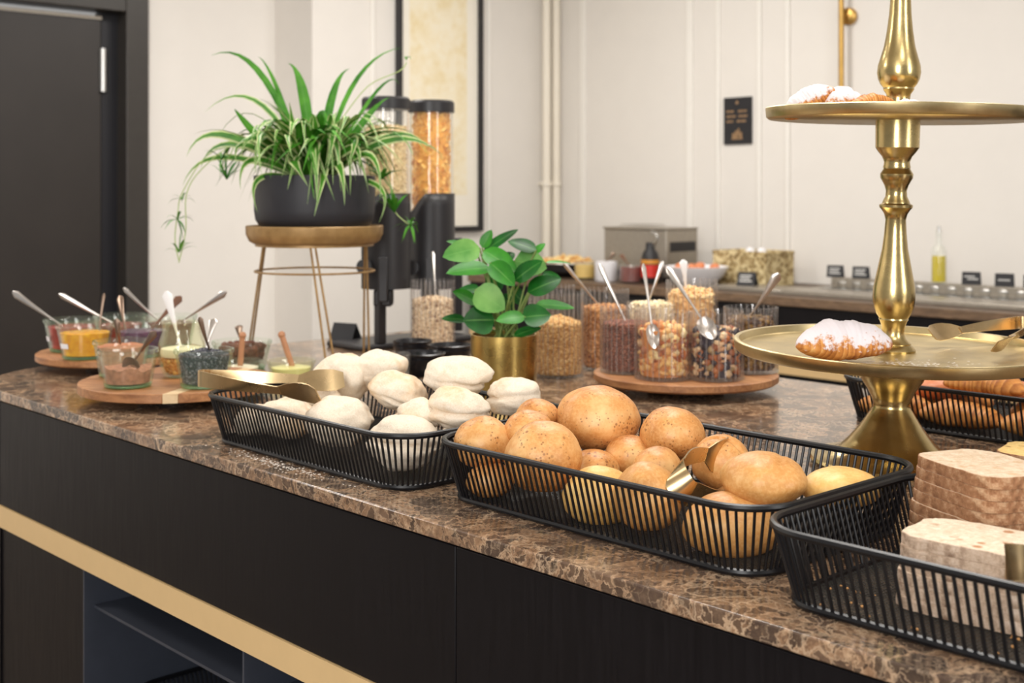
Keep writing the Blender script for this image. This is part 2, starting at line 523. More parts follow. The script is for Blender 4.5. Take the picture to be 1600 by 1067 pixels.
M['leaf_spider'] = mk_leaf_spider()
M['leaf_green'] = mk_leaf('plain_green_leaf', S(40, 104, 20), S(84, 150, 42), 0.45)
M['leaf_dark'] = mk_leaf('dark_peperomia_leaf', S(10, 64, 16), S(24, 96, 26), 0.30)
M['leaf_mid'] = mk_leaf('green_peperomia_leaf', S(28, 98, 18), S(58, 138, 34), 0.34)
M['leaf_pale'] = mk_leaf('pale_peperomia_leaf', S(76, 136, 58), S(120, 168, 86), 0.40)
M['stem'] = plain('plant_stem', S(120, 140, 70), 0.5, var=0.15)
M['runner'] = plain('plant_runner', S(170, 190, 120), 0.5, var=0.1)


def mk_print():
    t = NT('gold_leaf_print')
    n = t.noise(5, 7, 0.7)
    n2 = t.noise(26, 6, 0.7)
    k = t.math('ADD', t.math('MULTIPLY', n, 0.6), t.math('MULTIPLY', n2, 0.4))
    t.set(color=t.ramp(k, [(0.38, S(232, 214, 170)), (0.52, S(241, 230, 202)), (0.66, S(243, 236, 216))]), rough=0.8)
    return t.m


M['print'] = mk_print()


def mk_wicker():
    t = NT('woven_seagrass')
    v = t.node('ShaderNodeTexVoronoi', {'Vector': t.tc('Object'), 'Scale': 55.0}).outputs['Distance']
    n = t.noise(12, 4)
    c = t.ramp(t.math('ADD', t.math('MULTIPLY', v, 0.8), t.math('MULTIPLY', n, 0.5)), [(0.3, S(96, 78, 48)), (0.55, S(164, 138, 90)), (0.85, S(214, 196, 150))])
    t.set(color=c, rough=0.7)
    t.bump(v, 0.6, 0.01)
    return t.m


M['wicker'] = mk_wicker()
M['backwood'] = mk_wood('back_worktop_wood', S(62, 47, 36), S(92, 73, 56), S(128, 102, 78))
M['red_plastic'] = plain('red_label', S(206, 52, 40), 0.4)
M['amber'] = plain('amber_label', S(206, 140, 50), 0.4)
M['food_yellow'] = mk_stuff('mixed_snacks', [(0, S(196, 132, 64)), (0.5, S(226, 190, 122)), (1, S(240, 220, 170))])
M['yellow_spread'] = plain('yellow_spread', S(226, 190, 104), 0.5)
M['flour'] = plain('flour_dust', S(240, 232, 222), 0.95)
M['crumbs'] = plain('bread_crumbs', S(200, 148, 92), 0.9)
M['dark_glass'] = plain('dark_glass_top', S(52, 58, 60), 0.08, var=0.05)


# ------------------------------------------------------------------ mesh helpers
class MB:
    def __init__(s):
        s.v, s.f, s.m, s.a, s.p = [], [], [], [], []

    def add(s, vs, fs, mi=0, a=0.0, pa=None):
        b = len(s.v)
        s.v += [tuple(x) for x in vs]
        s.p += (pa if pa is not None else [0.0] * len(vs))
        for f in fs:
            s.f.append(tuple(i + b for i in f))
            s.m.append(mi)
            s.a.append(a)
        return s

    def box(s, x0, x1, y0, y1, z0, z1, mi=0):
        vs = [(x, y, z) for z in (z0, z1) for y in (y0, y1) for x in (x0, x1)]
        return s.add(vs, [(0, 2, 3, 1), (4, 5, 7, 6), (0, 1, 5, 4), (2, 6, 7, 3), (0, 4, 6, 2), (1, 3, 7, 5)], mi)

    def tube(s, path, r, n=8, closed=False, mi=0, caps=True, squash=None):
        P = [Vector(p) for p in path]
        k = len(P)
        rr = r if callable(r) else (lambda i: r)
        rings = []
        up = None
        for i in range(k):
            if closed:
                t = (P[(i + 1) % k] - P[i - 1]).normalized()
            else:
                t = (P[min(i + 1, k - 1)] - P[max(i - 1, 0)]).normalized()
            if up is None:
                up = Vector((0, 0, 1)) if abs(t.z) < 0.9 else Vector((1, 0, 0))
            a = t.cross(up)
            if a.length < 1e-6:
                a = t.orthogonal()
            a.normalize()
            b = a.cross(t).normalized()
            up = b
            rad = rr(i)
            rings.append([P[i] + (a * math.cos(2 * PI * j / n) + b * math.sin(2 * PI * j / n)) * rad for j in range(n)])
        vs = [x for ring in rings for x in ring]
        fs = []
        for i in range(k if closed else k - 1):
            i2 = (i + 1) % k
            for j in range(n):
                j2 = (j + 1) % n
                fs.append((i * n + j, i * n + j2, i2 * n + j2, i2 * n + j))
        if caps and not closed:
            fs.append(tuple(range(n - 1, -1, -1)))
            fs.append(tuple((k - 1) * n + j for j in range(n)))
        return s.add(vs, fs, mi)

    def lathe(s, prof, n=40, c=(0, 0, 0), fn=None, mi=0, closed=False):
        vs, idx = [], []
        for (r, z) in prof:
            if r < 1e-6:
                idx.append([len(vs)] * n)
                vs.append((c[0], c[1], c[2] + z))
            else:
                row = []
                for j in range(n):
                    th = 2 * PI * j / n
                    q = r * (fn(th, r, z) if fn else 1)
                    row.append(len(vs))
                    vs.append((c[0] + q * math.cos(th), c[1] + q * math.sin(th), c[2] + z))
                idx.append(row)
        fs = []
        m = len(prof)
        for i in range(m if closed else m - 1):
            A, B = idx[i], idx[(i + 1) % m]
            for j in range(n):
                j2 = (j + 1) % n
                q = []
                for x in (A[j], A[j2], B[j2], B[j]):
                    if x not in q:
                        q.append(x)
                if len(q) > 2:
                    fs.append(tuple(q))
        return s.add(vs, fs, mi)

    def ribbon(s, path, width, thick, up=(0, 0, 1), mi=0):
        P = [Vector(p) for p in path]
        k = len(P)
        vs, fs = [], []
        for i in range(k):
            t = (P[min(i + 1, k - 1)] - P[max(i - 1, 0)]).normalized()
            u = Vector(up(i) if callable(up) else up)
            u = (u - t * u.dot(t)).normalized()
            nn = t.cross(u).normalized()
            wd = width(i) if callable(width) else width
            for a, b in ((-1, -1), (1, -1), (1, 1), (-1, 1)):
                vs.append(P[i] + u * (a * wd / 2) + nn * (b * thick / 2))
        for i in range(k - 1):
            for j in range(4):
                j2 = (j + 1) % 4
                fs.append((i * 4 + j, i * 4 + j2, i * 4 + 4 + j2, i * 4 + 4 + j))
        fs.append((3, 2, 1, 0))
        b = (k - 1) * 4
        fs.append((b, b + 1, b + 2, b + 3))
        return s.add(vs, fs, mi)

    def prism(s, poly, z0, z1, mi=0, side=None):
        n = len(poly)
        vs = [(x, y, z0) for x, y in poly] + [(x, y, z1) for x, y in poly]
        s.add(vs, [tuple(range(n - 1, -1, -1)), tuple(range(n, 2 * n))], mi)
        b = len(s.v) - 2 * n
        for i in range(n):
            j = (i + 1) % n
            s.f.append((b + i, b + j, b + n + j, b + n + i))
            s.m.append(mi if side is None else side)
            s.a.append(0.0)
        return s

    def mesh(s, name, mats, smooth=True, angle=38):
        me = bpy.data.meshes.new(name)
        me.from_pydata(s.v, [], s.f)
        for m in (mats if isinstance(mats, (list, tuple)) else [mats]):
            me.materials.append(M[m] if isinstance(m, str) else m)
        me.polygons.foreach_set('material_index', s.m)
        at_ = me.attributes.new('rnd', 'FLOAT', 'FACE')
        at_.data.foreach_set('value', s.a)
        if any(s.p):
            for nm in ('cross', 'ridge'):
                pa = me.attributes.new(nm, 'FLOAT', 'POINT')
                pa.data.foreach_set('value', s.p)
        if smooth:
            me.polygons.foreach_set('use_smooth', [True] * len(me.polygons))
            me.set_sharp_from_angle(angle=math.radians(angle))
        me.update()
        return me

    def obj(s, name, mats, parent=None, loc=None, rot=None, smooth=True, angle=38, bevel=0.0):
        return link(name, s.mesh(name, mats, smooth, angle), parent, loc, rot, bevel)


def link(name, me, parent=None, loc=None, rot=None, bevel=0.0):
    o = bpy.data.objects.new(name, me)
    C.objects.link(o)
    if parent is not None:
        o.parent = parent
    if loc is not None:
        o.location = loc
    if rot is not None:
        o.rotation_euler = rot
    if bevel:
        b = o.modifiers.new('bevel', 'BEVEL')
        b.width, b.segments, b.limit_method = bevel, 2, 'ANGLE'
    return o


def tag(o, label, cat, group=None, kind=None):
    o['label'], o['category'] = label, cat
    if group:
        o['group'] = group
    if kind:
        o['kind'] = kind
    return o


def thing(name, label, cat, loc=(0, 0, 0), rot=(0, 0, 0), group=None, kind=None):
    o = bpy.data.objects.new(name, None)
    o.empty_display_size = 0.05
    C.objects.link(o)
    o.location, o.rotation_euler = loc, rot
    return tag(o, label, cat, group, kind)


def structure(o, label, cat):
    return tag(o, label, cat, None, 'structure')


def arc(cx, cy, r, a0, a1, n):
    return [(cx + r * math.cos(math.radians(a0 + (a1 - a0) * i / n)), cy + r * math.sin(math.radians(a0 + (a1 - a0) * i / n))) for i in range(n + 1)]


def rrect(L, W, r, n=8):
    return arc(L / 2 - r, -W / 2 + r, r, -90, 0, n) + arc(L / 2 - r, W / 2 - r, r, 0, 90, n) + arc(-L / 2 + r, W / 2 - r, r, 90, 180, n) + arc(-L / 2 + r, -W / 2 + r, r, 180, 270, n)


# ------------------------------------------------------------------ the room
XL, XP, YB = -5.20, -4.885, 4.85        # recessed left wall, its stepped-out part, back wall
CEIL = 2.9
structure(MB().box(XL - 0.3, 3.0, -3.0, YB + 0.2, -0.1, 0).obj('floor', 'floor'), 'greyish brown floor of the breakfast room', 'floor')
structure(MB().box(XL - 0.3, 3.0, -3.0, YB + 0.2, CEIL, CEIL + 0.1).obj('ceiling', 'ceiling'), 'white ceiling above the buffet', 'ceiling')
structure(MB().box(XP, 3.0, YB, YB + 0.2, 0, CEIL).obj('wall_back', 'wall'), 'cream panelled wall behind the hot buffet', 'wall')
DY1 = at_x(228, 300, XL).y               # the right edge of the door frame
STEP = at_x(430, 300, XL).y
DZ = 2.10
mb = MB()
mb.box(XL - 0.25, XL, DY1, STEP, 0, CEIL)
mb.box(XL - 0.25, XL, DY1 - 1.12, DY1, DZ + 0.08, CEIL)
mb.box(XL - 0.25, XL, -3.0, DY1 - 1.12, 0, CEIL)
mb.box(XL - 0.25, XP, STEP, YB + 0.2, 0, CEIL)
structure(mb.obj('wall_left', 'wall'), 'cream rough plastered wall with a step beside the black door', 'wall')

# the door: frame, leaf, rebate strip, hinge
dr = thing('door_1', 'black door with black frame at the left edge', 'door', (XL, DY1, 0), kind='structure')
y_fr = at_x(193, 300, XL).y - DY1
mb = MB()
mb.box(-0.10, 0.03, y_fr, 0, 0, DZ + 0.08)
mb.box(-0.10, 0.03, -1.12, -1.12 - y_fr, 0, DZ + 0.08)
mb.box(-0.10, 0.0295, -1.12 - y_fr, y_fr, DZ, DZ + 0.08)
mb.obj('frame', 'door_frame', dr, bevel=0.004)
mb = MB()
y_lf = at_x(158, 300, XL - 0.06).y - DY1
mb.box(-0.12, -0.06, y_lf, y_fr, 0, DZ)
mb.obj('rebate', 'door_gap', dr)
leaf_ = MB().box(-0.105, -0.05, -1.08, y_lf - 0.004, 0.01, DZ - 0.02).obj('door_leaf', 'door', dr, bevel=0.004)
y_h = at_x(161, 300, XL - 0.045).y - DY1
zt, zb = at_x(161, 74, XL).z, at_x(161, 142, XL).z
mb = MB()
mb.tube([(-0.045, y_h, zb), (-0.045, y_h, zb + 0.003), (-0.045, y_h, zt)], 0.017, 14)
hinge_bm = mb
MB().box(-0.05, -0.043, -1.08, y_lf - 0.004, DZ - 0.034, DZ - 0.02).obj('top_edge_gleam', 'steel_matt', leaf_)  # pale strip added for the gleam along the leaf's top edge
hinge_bm.obj('hinge', 'steel', leaf_)


def frame_trim(name, label, a0, a1, z0, z1, wall, w_=0.022, t_=0.014):
    m = MB()
    if wall == 'back':
        for x0, x1, q0, q1 in ((a0, a0 + w_, z0, z1), (a1 - w_, a1, z0, z1), (a0 + w_, a1 - w_, z0, z0 + w_), (a0 + w_, a1 - w_, z1 - w_, z1)):
            m.box(x0, x1, YB - t_, YB, q0, q1)
    else:
        for y0, y1, q0, q1 in ((a0, a0 + w_, z0, z1), (a1 - w_, a1, z0, z1), (a0 + w_, a1 - w_, z0, z0 + w_), (a0 + w_, a1 - w_, z1 - w_, z1)):
            m.box(XP, XP + t_, y0, y1, q0, q1)
    return structure(m.obj(name, 'wall_trim', bevel=0.004), label, 'moulding')


xb = lambda px: at_y(px, 300, YB).x
yl = lambda px: at_x(px, 300, XP).y
frame_trim('trim_1', 'cream panel moulding left of the menu sign, behind the steel toaster', xb(908), xb(1084), 0.2, 2.6, 'back', 0.04)
frame_trim('trim_2', 'narrow cream panel moulding around the black wall sign', xb(1121), xb(1191), 0.2, 2.6, 'back')
frame_trim('trim_3', 'wide cream panel moulding behind the brass wall light', xb(1229), xb(1229) + 2.2, 0.2, 2.6, 'back')
frame_trim('trim_4', 'cream panel moulding around the framed gold print', yl(578), yl(765), 0.2, 2.75, 'left')
structure(MB().box(XP, 3.0, YB - 0.016, YB, 0, 0.12).obj('baseboard_back', 'wall_trim', bevel=0.003), 'cream baseboard under the back wall', 'baseboard')

for i, (px, r, lab) in enumerate(((854, 0.022, 'left of the two cream heating pipes in the room corner'), (869, 0.022, 'right of the two cream heating pipes in the room corner'))):
    p = at_x(px, 300, XP + 0.06)
    t = thing('heating_pipe', lab, 'pipe', (p.x, p.y, 0), group='heating pipes in the corner')
    MB().tube([(0, 0, 0), (0, 0, 1.3), (0, 0, CEIL)], r, 16, caps=False).obj('pipe', 'pipe', t)
    zc = at_x(px, 287, XP + 0.06).z
    MB().lathe([(r, -0.012), (r + 0.006, -0.012), (r + 0.006, 0.012), (r, 0.012)], 16, (0, 0, zc)).obj('clip', 'pipe', t)
    MB().box(-0.058, -r, -0.006, 0.006, zc - 0.006, zc + 0.006).obj('bracket', 'pipe', t)

# framed print on the left wall
y0, y1, zb = yl(617), yl(750), at_x(700, 362, XP).z
t = thing('framed_print', 'tall black framed print with blotchy gold pattern', 'picture', (XP, y0, zb))
W_, H_, fw = y1 - y0, 1.6, 0.027
m = MB()
for a, b, c_, d_ in ((0, fw, 0, H_), (W_ - fw, W_, 0, H_), (fw, W_ - fw, 0, fw), (fw, W_ - fw, H_ - fw, H_)):
    m.box(0.0, 0.03, a, b, c_, d_)
m.obj('frame', 'black_plastic', t, bevel=0.002)
MB().box(0.0, 0.012, fw, W_ - fw, fw, H_ - fw).obj('mat_board', 'paper', t)
MB().box(0.0, 0.0135, fw + 0.055, W_ - fw - 0.075, fw + 0.16, H_ - fw - 0.09).obj('print', 'print', t)

# wall sign: gold lettering too small to read in the photograph
p0, p1 = at_y(1133, 226, YB), at_y(1176, 152, YB)
t = thing('wall_sign', 'small black portrait sign with gold lettering on the cream wall', 'sign', (p0.x, YB, p0.z))
SW, SH = p1.x - p0.x, at_y(1155, 152, YB).z - p0.z
MB().box(0, SW, -0.012, 0, 0, SH).obj('panel', 'slate', t, bevel=0.001)
m = MB()
px_ = SW / 43.0
for x0, x1, r0, r1 in ((5, 9, 52, 55), (10, 16, 52, 55), (23, 30, 52, 55), (31, 36, 52, 55), (5, 12, 60, 63), (13, 19, 60, 63), (24, 29, 60, 63), (30, 37, 60, 63), (5, 10, 68, 71), (11, 15, 68, 71), (21, 27, 68, 71), (28, 35, 68, 71)):
    m.box(x0 * px_, x1 * px_, -0.0135, -0.012, SH * (1 - (r1 - 31) / 75), SH * (1 - (r0 - 31) / 75))
m.obj('lettering', 'sign_gold', t)
m = MB()
m.lathe([(0, 0), (0.008, 0.001), (0.008, 0.006), (0.004, 0.014), (0.0, 0.02)], 10, (SW * 0.5, -0.0125, SH * 0.85))
m.obj('emblem', 'sign_gold', t)
m = MB()
for a, b, c_, d_ in ((14, 18, 8, 14), (18.5, 22, 8, 17), (22.5, 25, 10, 20), (25.5, 29, 8, 15), (13, 30, 6, 8)):
    m.box(a * px_, b * px_, -0.0135, -0.012, c_ * px_, d_ * px_)
m.obj('crest', 'sign_gold', t)

# brass wall light
p = at_y(1328, 26, YB)
t = thing('wall_light', 'slim brass rod wall light with round disc', 'lamp', (p.x, YB, p.z))
MB().lathe([(0, 0), (0.038, 0), (0.038, 0.02), (0.03, 0.026), (0, 0.026)], 32).obj('wall_disc', 'gold_rod', t, rot=(PI / 2, 0, 0))
zb = at_y(1322, 152, YB - 0.05).z - p.z
MB().tube([(-0.012, -0.05, zb), (-0.012, -0.05, 0), (-0.012, -0.05, 1.05)], 0.012, 14).obj('rod', 'gold_rod', t)
MB().tube([(0, 0, 0), (0, -0.025, 0), (-0.006, -0.045, 0)], 0.008, 10).obj('arm', 'gold_rod', t)

# ------------------------------------------------------------------ the near buffet counter
XE, YF, YK, RC, XR = -2.92, 0.982, 2.315, 0.30, 0.75
cxa, cya = XE + RC, YF + RC


def outline(ins, xr=XR):
    r = RC - ins
    return [(xr - ins, YF + ins)] + [(xr - ins, YK - ins)] + arc(XE + 0.04 + 0.0, YK - 0.04, 0.04 - min(ins, 0.03), 90, 180, 4)[:0] + [(XE + ins, YK - ins)] + arc(cxa, cya, r, 180, 270, 24)


m = MB().prism(outline(0), 0.88, 0.90)
top = m.obj('stone_worktop', 'marble', bevel=0.002)
tag(top, 'polished brown marble worktop with rounded left corner', 'worktop')
cab = thing('buffet_counter', 'black buffet counter with gold strip below the marble', 'counter', (0, 0, 0))
yf, xe = YF + 0.008, XE + 0.008
XS = at_y(712, 300, yf).x                      # seam between the two fascia boards
ZF1, ZF0, ZG0 = 0.876, 0.9 - 0.237, 0.9 - 0.282


def curved(ins, th, z0, z1, name, mat_):
    r0, r1 = RC - ins, RC - ins - th
    MB().prism(arc(cxa, cya, r0, 180, 270, 24) + arc(cxa, cya, r1, 270, 180, 24), z0, z1).obj(name, mat_, cab)


MB().box(cxa + 0.001, XS - 0.0008, yf, yf + 0.018, ZF0, ZF1).obj('fascia_panel', 'fascia', cab, bevel=0.0014)
MB().box(XS + 0.0008, XR - 0.01, yf, yf + 0.018, ZF0, ZF1).obj('fascia_panel', 'fascia', cab, bevel=0.0014)
curved(0.008, 0.018, ZF0, ZF1, 'corner_panel', 'fascia')
MB().box(cxa + 0.001, XR - 0.01, yf - 0.003, yf + 0.018, ZG0, ZF0 - 0.001).obj('gold_strip', 'gold_strip', cab)
curved(0.005, 0.02, ZG0, ZF0 - 0.001, 'corner_gold_strip', 'gold_strip')
MB().box(xe, xe + 0.018, cya + 0.001, YK - 0.01, 0.08, ZF1).obj('end_panel', 'fascia', cab)
MB().box(xe + 0.019, XR - 0.01, YK - 0.028, YK - 0.01, 0.08, ZF1).obj('rear_panel', 'fascia', cab)
xa, xd = at_y(130, 300, yf).x, at_y(377, 300, yf).x
curved(0.008, 0.018, 0.08, ZG0 - 0.001, 'lower_corner_panel', 'fascia')
MB().box(cxa + 0.001, xa - 0.006, yf + 0.004, yf + 0.022, 0.08, ZG0 - 0.001).obj('lower_panel', 'fascia', cab)
MB().box(xa - 0.005, xa, yf + 0.002, yf + 0.5, 0.10, ZG0 - 0.001).obj('side_board', 'carcass', cab)
MB().box(xd, xd + 0.005, yf + 0.002, yf + 0.5, 0.10, ZG0 - 0.001).obj('divider', 'carcass', cab)
x3 = xd + 0.57
MB().box(x3, x3 + 0.016, yf + 0.002, yf + 0.5, 0.10, ZG0 - 0.001).obj('divider', 'carcass', cab)
MB().box(x3 + 0.017, XR - 0.02, yf + 0.004, yf + 0.022, 0.08, ZG0 - 0.001).obj('lower_panel', 'fascia', cab)
MB().box(xa, x3, yf + 0.5, yf + 0.515, 0.10, ZG0 - 0.001).obj('back_board', 'carcass', cab)
zs = at_y(133, 950, yf).z
MB().box(xa + 0.001, xd - 0.001, yf + 0.02, yf + 0.499, zs - 0.005, zs).obj('shelf', 'carcass', cab)
MB().box(xa + 0.001, xd - 0.001, yf + 0.01, yf + 0.499, 0.294, 0.30).obj('shelf', 'carcass', cab)
MB().box(xd + 0.006, x3 - 0.001, yf + 0.02, yf + 0.499, zs - 0.005, zs).obj('shelf', 'carcass', cab)
MB().box(xa, x3, yf + 0.01, yf + 0.499, 0.10, 0.118).obj('bottom_board', 'carcass', cab)
MB().box(cxa, XR - 0.02, yf + 0.06, YK - 0.08, 0.0, 0.08).obj('plinth', 'black_plastic', cab)

# ------------------------------------------------------------------ wire baskets
BL, BW, BH, FL = 0.540, 0.345, 0.078, 0.020
wire_mesh = MB().tube([(0, 0, 0), (0, 0, 1)], 0.0018, 6, caps=False).mesh('wire', 'black_wire')


def perim(L, W, r, n):
    segs = [('l', -L / 2 + r, -W / 2, L - 2 * r, 0), ('a', L / 2 - r, -W / 2 + r, r, -90), ('l', L / 2, -W / 2 + r, W - 2 * r, 90), ('a', L / 2 - r, W / 2 - r, r, 0),
            ('l', L / 2 - r, W / 2, L - 2 * r, 180), ('a', -L / 2 + r, W / 2 - r, r, 90), ('l', -L / 2, W / 2 - r, W - 2 * r, 270), ('a', -L / 2 + r, -W / 2 + r, r, 180)]
    out = []
    for s, k in zip(segs, n):
        for i in range(k):
            f = i / k
            if s[0] == 'l':
                a = math.radians(s[4])
                out.append((s[1] + math.cos(a) * s[3] * f, s[2] + math.sin(a) * s[3] * f))
            else:
                a = math.radians(s[4] + 90 * f)
                out.append((s[1] + s[3] * math.cos(a), s[2] + s[3] * math.sin(a)))
    return out


NW = (43, 10, 23, 10, 43, 10, 23, 10)


def basket(label, cx, cy, z=0.9, rotz=0.0, singles=True):
    t = thing('wire_basket', label, 'basket', (cx, cy, z), (0, 0, rotz), 'black wire bread baskets')
    top_ = perim(BL, BW, 0.062, NW)
    bot = perim(BL - 2 * FL, BW - 2 * FL, 0.045, NW)
    MB().tube([(x, y, BH) for x, y in top_], 0.0042, 8, True).obj('rim', 'black_wire', t)
    MB().tube([(x, y, 0.0042) for x, y in bot], 0.0040, 8, True).obj('base_ring', 'black_wire', t)
    m_ = MB()
    for (ax, ay), (bx, by) in zip(top_, bot):
        p, q = Vector((bx, by, 0.005)), Vector((ax, ay, BH - 0.002))
        if singles:
            o = link('wire', wire_mesh, t)
            d = q - p
            o.location = p
            o.rotation_mode = 'QUATERNION'
            o.rotation_quaternion = d.to_track_quat('Z', 'Y')
            o.scale = (1, 1, d.length)
        else:
            m_.tube([p, q], 0.0018, 5, caps=False)
    if not singles:
        m_.obj('wires', 'black_wire', t)['kind'] = 'stuff'
    g = MB()
    L2, W2 = BL / 2 - FL - 0.004, BW / 2 - FL - 0.004
    step = 0.0046
    def half(c, A, B, r=0.045):
        e = abs(c) - (A - r)
        return B if e <= 0 else B - r + math.sqrt(max(0, r * r - e * e))
    k = int(L2 / step)
    for i in range(-k, k + 1):
        x = i * step
        h = half(x, L2, W2)
        g.box(x - 0.0005, x + 0.0005, -h, h, 0.0036, 0.0044)
    k = int(W2 / step)
    for i in range(-k, k + 1):
        y = i * step
        h = half(y, W2, L2)
        g.box(-h, h, y - 0.0005, y + 0.0005, 0.0042, 0.005)
    g.obj('mesh_floor', 'mesh', t, smooth=False)['kind'] = 'stuff'
    return t


B1 = (-1.593, 1.196)
B2 = (-1.036, 1.228)
B3 = (-0.482, 1.191)
B4 = (-0.982, 2.118)
basket('black wire basket full of floured white rolls', *B1)
basket('black wire basket full of golden brown rolls, middle of the front row', *B2)
basket('black wire basket with bread slices at the right front corner', *B3)
basket('black wire basket of croissants behind the brass stand', *B4)
basket('black wire basket stored on the dark shelf under the counter', (xa + xd) / 2 + 0.0025, yf + 0.25, 0.3005, 0, False)


# ------------------------------------------------------------------ rolls
def roll(label, c, rx, ry, rz, rotz=0, tilt=0, kind='white', seed=0, mat_=None, crease=None, name='bread_roll', cat='bread roll', group=None):
    nu, nv = 60, 36
    vs, fs = [], []
    rng = random.Random(seed * 31 + 5)
    off = Vector((rng.uniform(-50, 50), rng.uniform(-50, 50), rng.uniform(-50, 50)))
    amp, lump = (0.055, 0.17) if kind == 'white' else (0.016, 0.06)
    for i in range(nv + 1):
        ph = PI * i / nv
        for j in range(nu):
            th = 2 * PI * j / nu
            d = Vector((math.sin(ph) * math.cos(th), math.sin(ph) * math.sin(th), math.cos(ph)))
            k = 1 + lump * noise.noise(d * 1.4 + off) + amp * noise.noise(d * 3.6 + off)
            if kind == 'white':
                k += 0.013 * noise.noise(d * 9 + off) - 0.022 * (1 - min(1, abs(noise.noise(d * 2.0 - off)) * 6)) ** 2 + 0.005 * noise.noise(d * 24 + off)
                if crease is not None:
                    e = d.z - crease[0] - 0.18 * math.sin(th * 1.0 + crease[1]) - 0.08 * noise.noise(d * 2.5 - off)
                    k -= crease[2] * math.exp(-(e / 0.09) ** 2) * (0.5 + 0.5 * math.cos(th - crease[1]))
            elif crease is not None:
                e = d.dot(Vector((math.cos(crease[1]), math.sin(crease[1]), 0.15))) - crease[0]
                k -= crease[2] * math.exp(-(e / 0.07) ** 2) * max(0, d.z)
            z = d.z
            z = z if z > 0 else z * 0.86
            if z < -0.72:
                z = -0.72 + (z + 0.72) * 0.4
            vs.append((d.x * rx * k, d.y * ry * k, z * rz * k))
    for i in range(nv):
        for j in range(nu):
            j2 = (j + 1) % nu
            a, b, c2, d2 = i * nu + j, i * nu + j2, (i + 1) * nu + j2, (i + 1) * nu + j
            fs.append((a, d2, c2, b))
    me = MB().add(vs, fs)
    o = me.obj(name, mat_ or ('white_roll' if kind == 'white' else 'brown_roll'), None, c, (math.radians(tilt), 0, rotz), True, 80)
    tag(o, label, cat, group)
    return o


GW = 'floured white rolls'
K = FPX
for i, (px, py, y, wpx, hpx, dep, rot, tl, cr, lab) in enumerate((
    (632, 694, 1.116, 56, 44, 0.050, 0.2, 0, (0.1, 4.2, 0.20), 'lumpy white roll against the front rim at the right end of the left basket'),
    (528, 660, 1.120, 54, 42, 0.050, 0.9, 0, None, 'tan flour-dusted roll in the middle of the left basket front'),
    (448, 655, 1.120, 46, 34, 0.044, 0.1, 0, None, 'pale flat roll below the open tongs in the left basket'),
    (398, 668, 1.108, 34, 28, 0.030, 0.5, 0, None, 'leftmost roll of the left basket, seen through the wires'),
    (716, 640, 1.205, 50, 34, 0.044, 0.6, 8, (0.0, 3.9, 0.22), 'wrinkled white roll just left of the brown rolls'),
    (716, 588, 1.290, 54, 35, 0.046, 0.7, 4, (-0.15, 5.2, 0.16), 'big white roll on top of the pile before the brass pot'),
    (623, 613, 1.225, 47, 32, 0.044, 1.3, 18, (-0.3, 4.6, 0.24), 'oval white roll leaning with a folded underside, centre of the left basket'),
    (803, 621, 1.318, 42, 31, 0.042, 0.4, 0, (0.1, 3.0, 0.2), 'rightmost white roll of the left basket, under the brass pot'),
    (595, 579, 1.318, 42, 33, 0.043, 0.2, -6, None, 'smooth white roll at the back of the left basket, before the black bowls'),
    (535, 594, 1.262, 48, 42, 0.046, 0.5, 0, None, 'smooth pale roll under the tip of the gold tongs'),
    (655, 650, 1.165, 34, 28, 0.036, 0.0, 0, None, 'small tan roll wedged between the wrinkled rolls of the left basket'),
    (496, 628, 1.200, 38, 26, 0.036, 0.0, 0, None, 'white roll half hidden behind the tan dusted one in the left basket'),
    (640, 668, 1.262, 42, 28, 0.040, 0.0, 0, None, 'bottom white roll under the pile at the back of the left basket'),
    (735, 682, 1.255, 44, 30, 0.044, 0.0, 0, None, 'bottom white roll at the right end of the left basket'),
    (545, 652, 1.245, 38, 26, 0.036, 0.0, 0, None, 'bottom white roll below the tongs at the back of the left basket'),
)):
    c = at_y(px, py, y)
    d = (c.dot(FV))
    rz_ = hpx * d / K
    c.z = max(c.z, 0.906 + 0.64 * rz_)
    roll(lab, c, wpx * d / K, dep, rz_, YAW + rot, tl, 'white', i + 1, None, cr, group=GW)

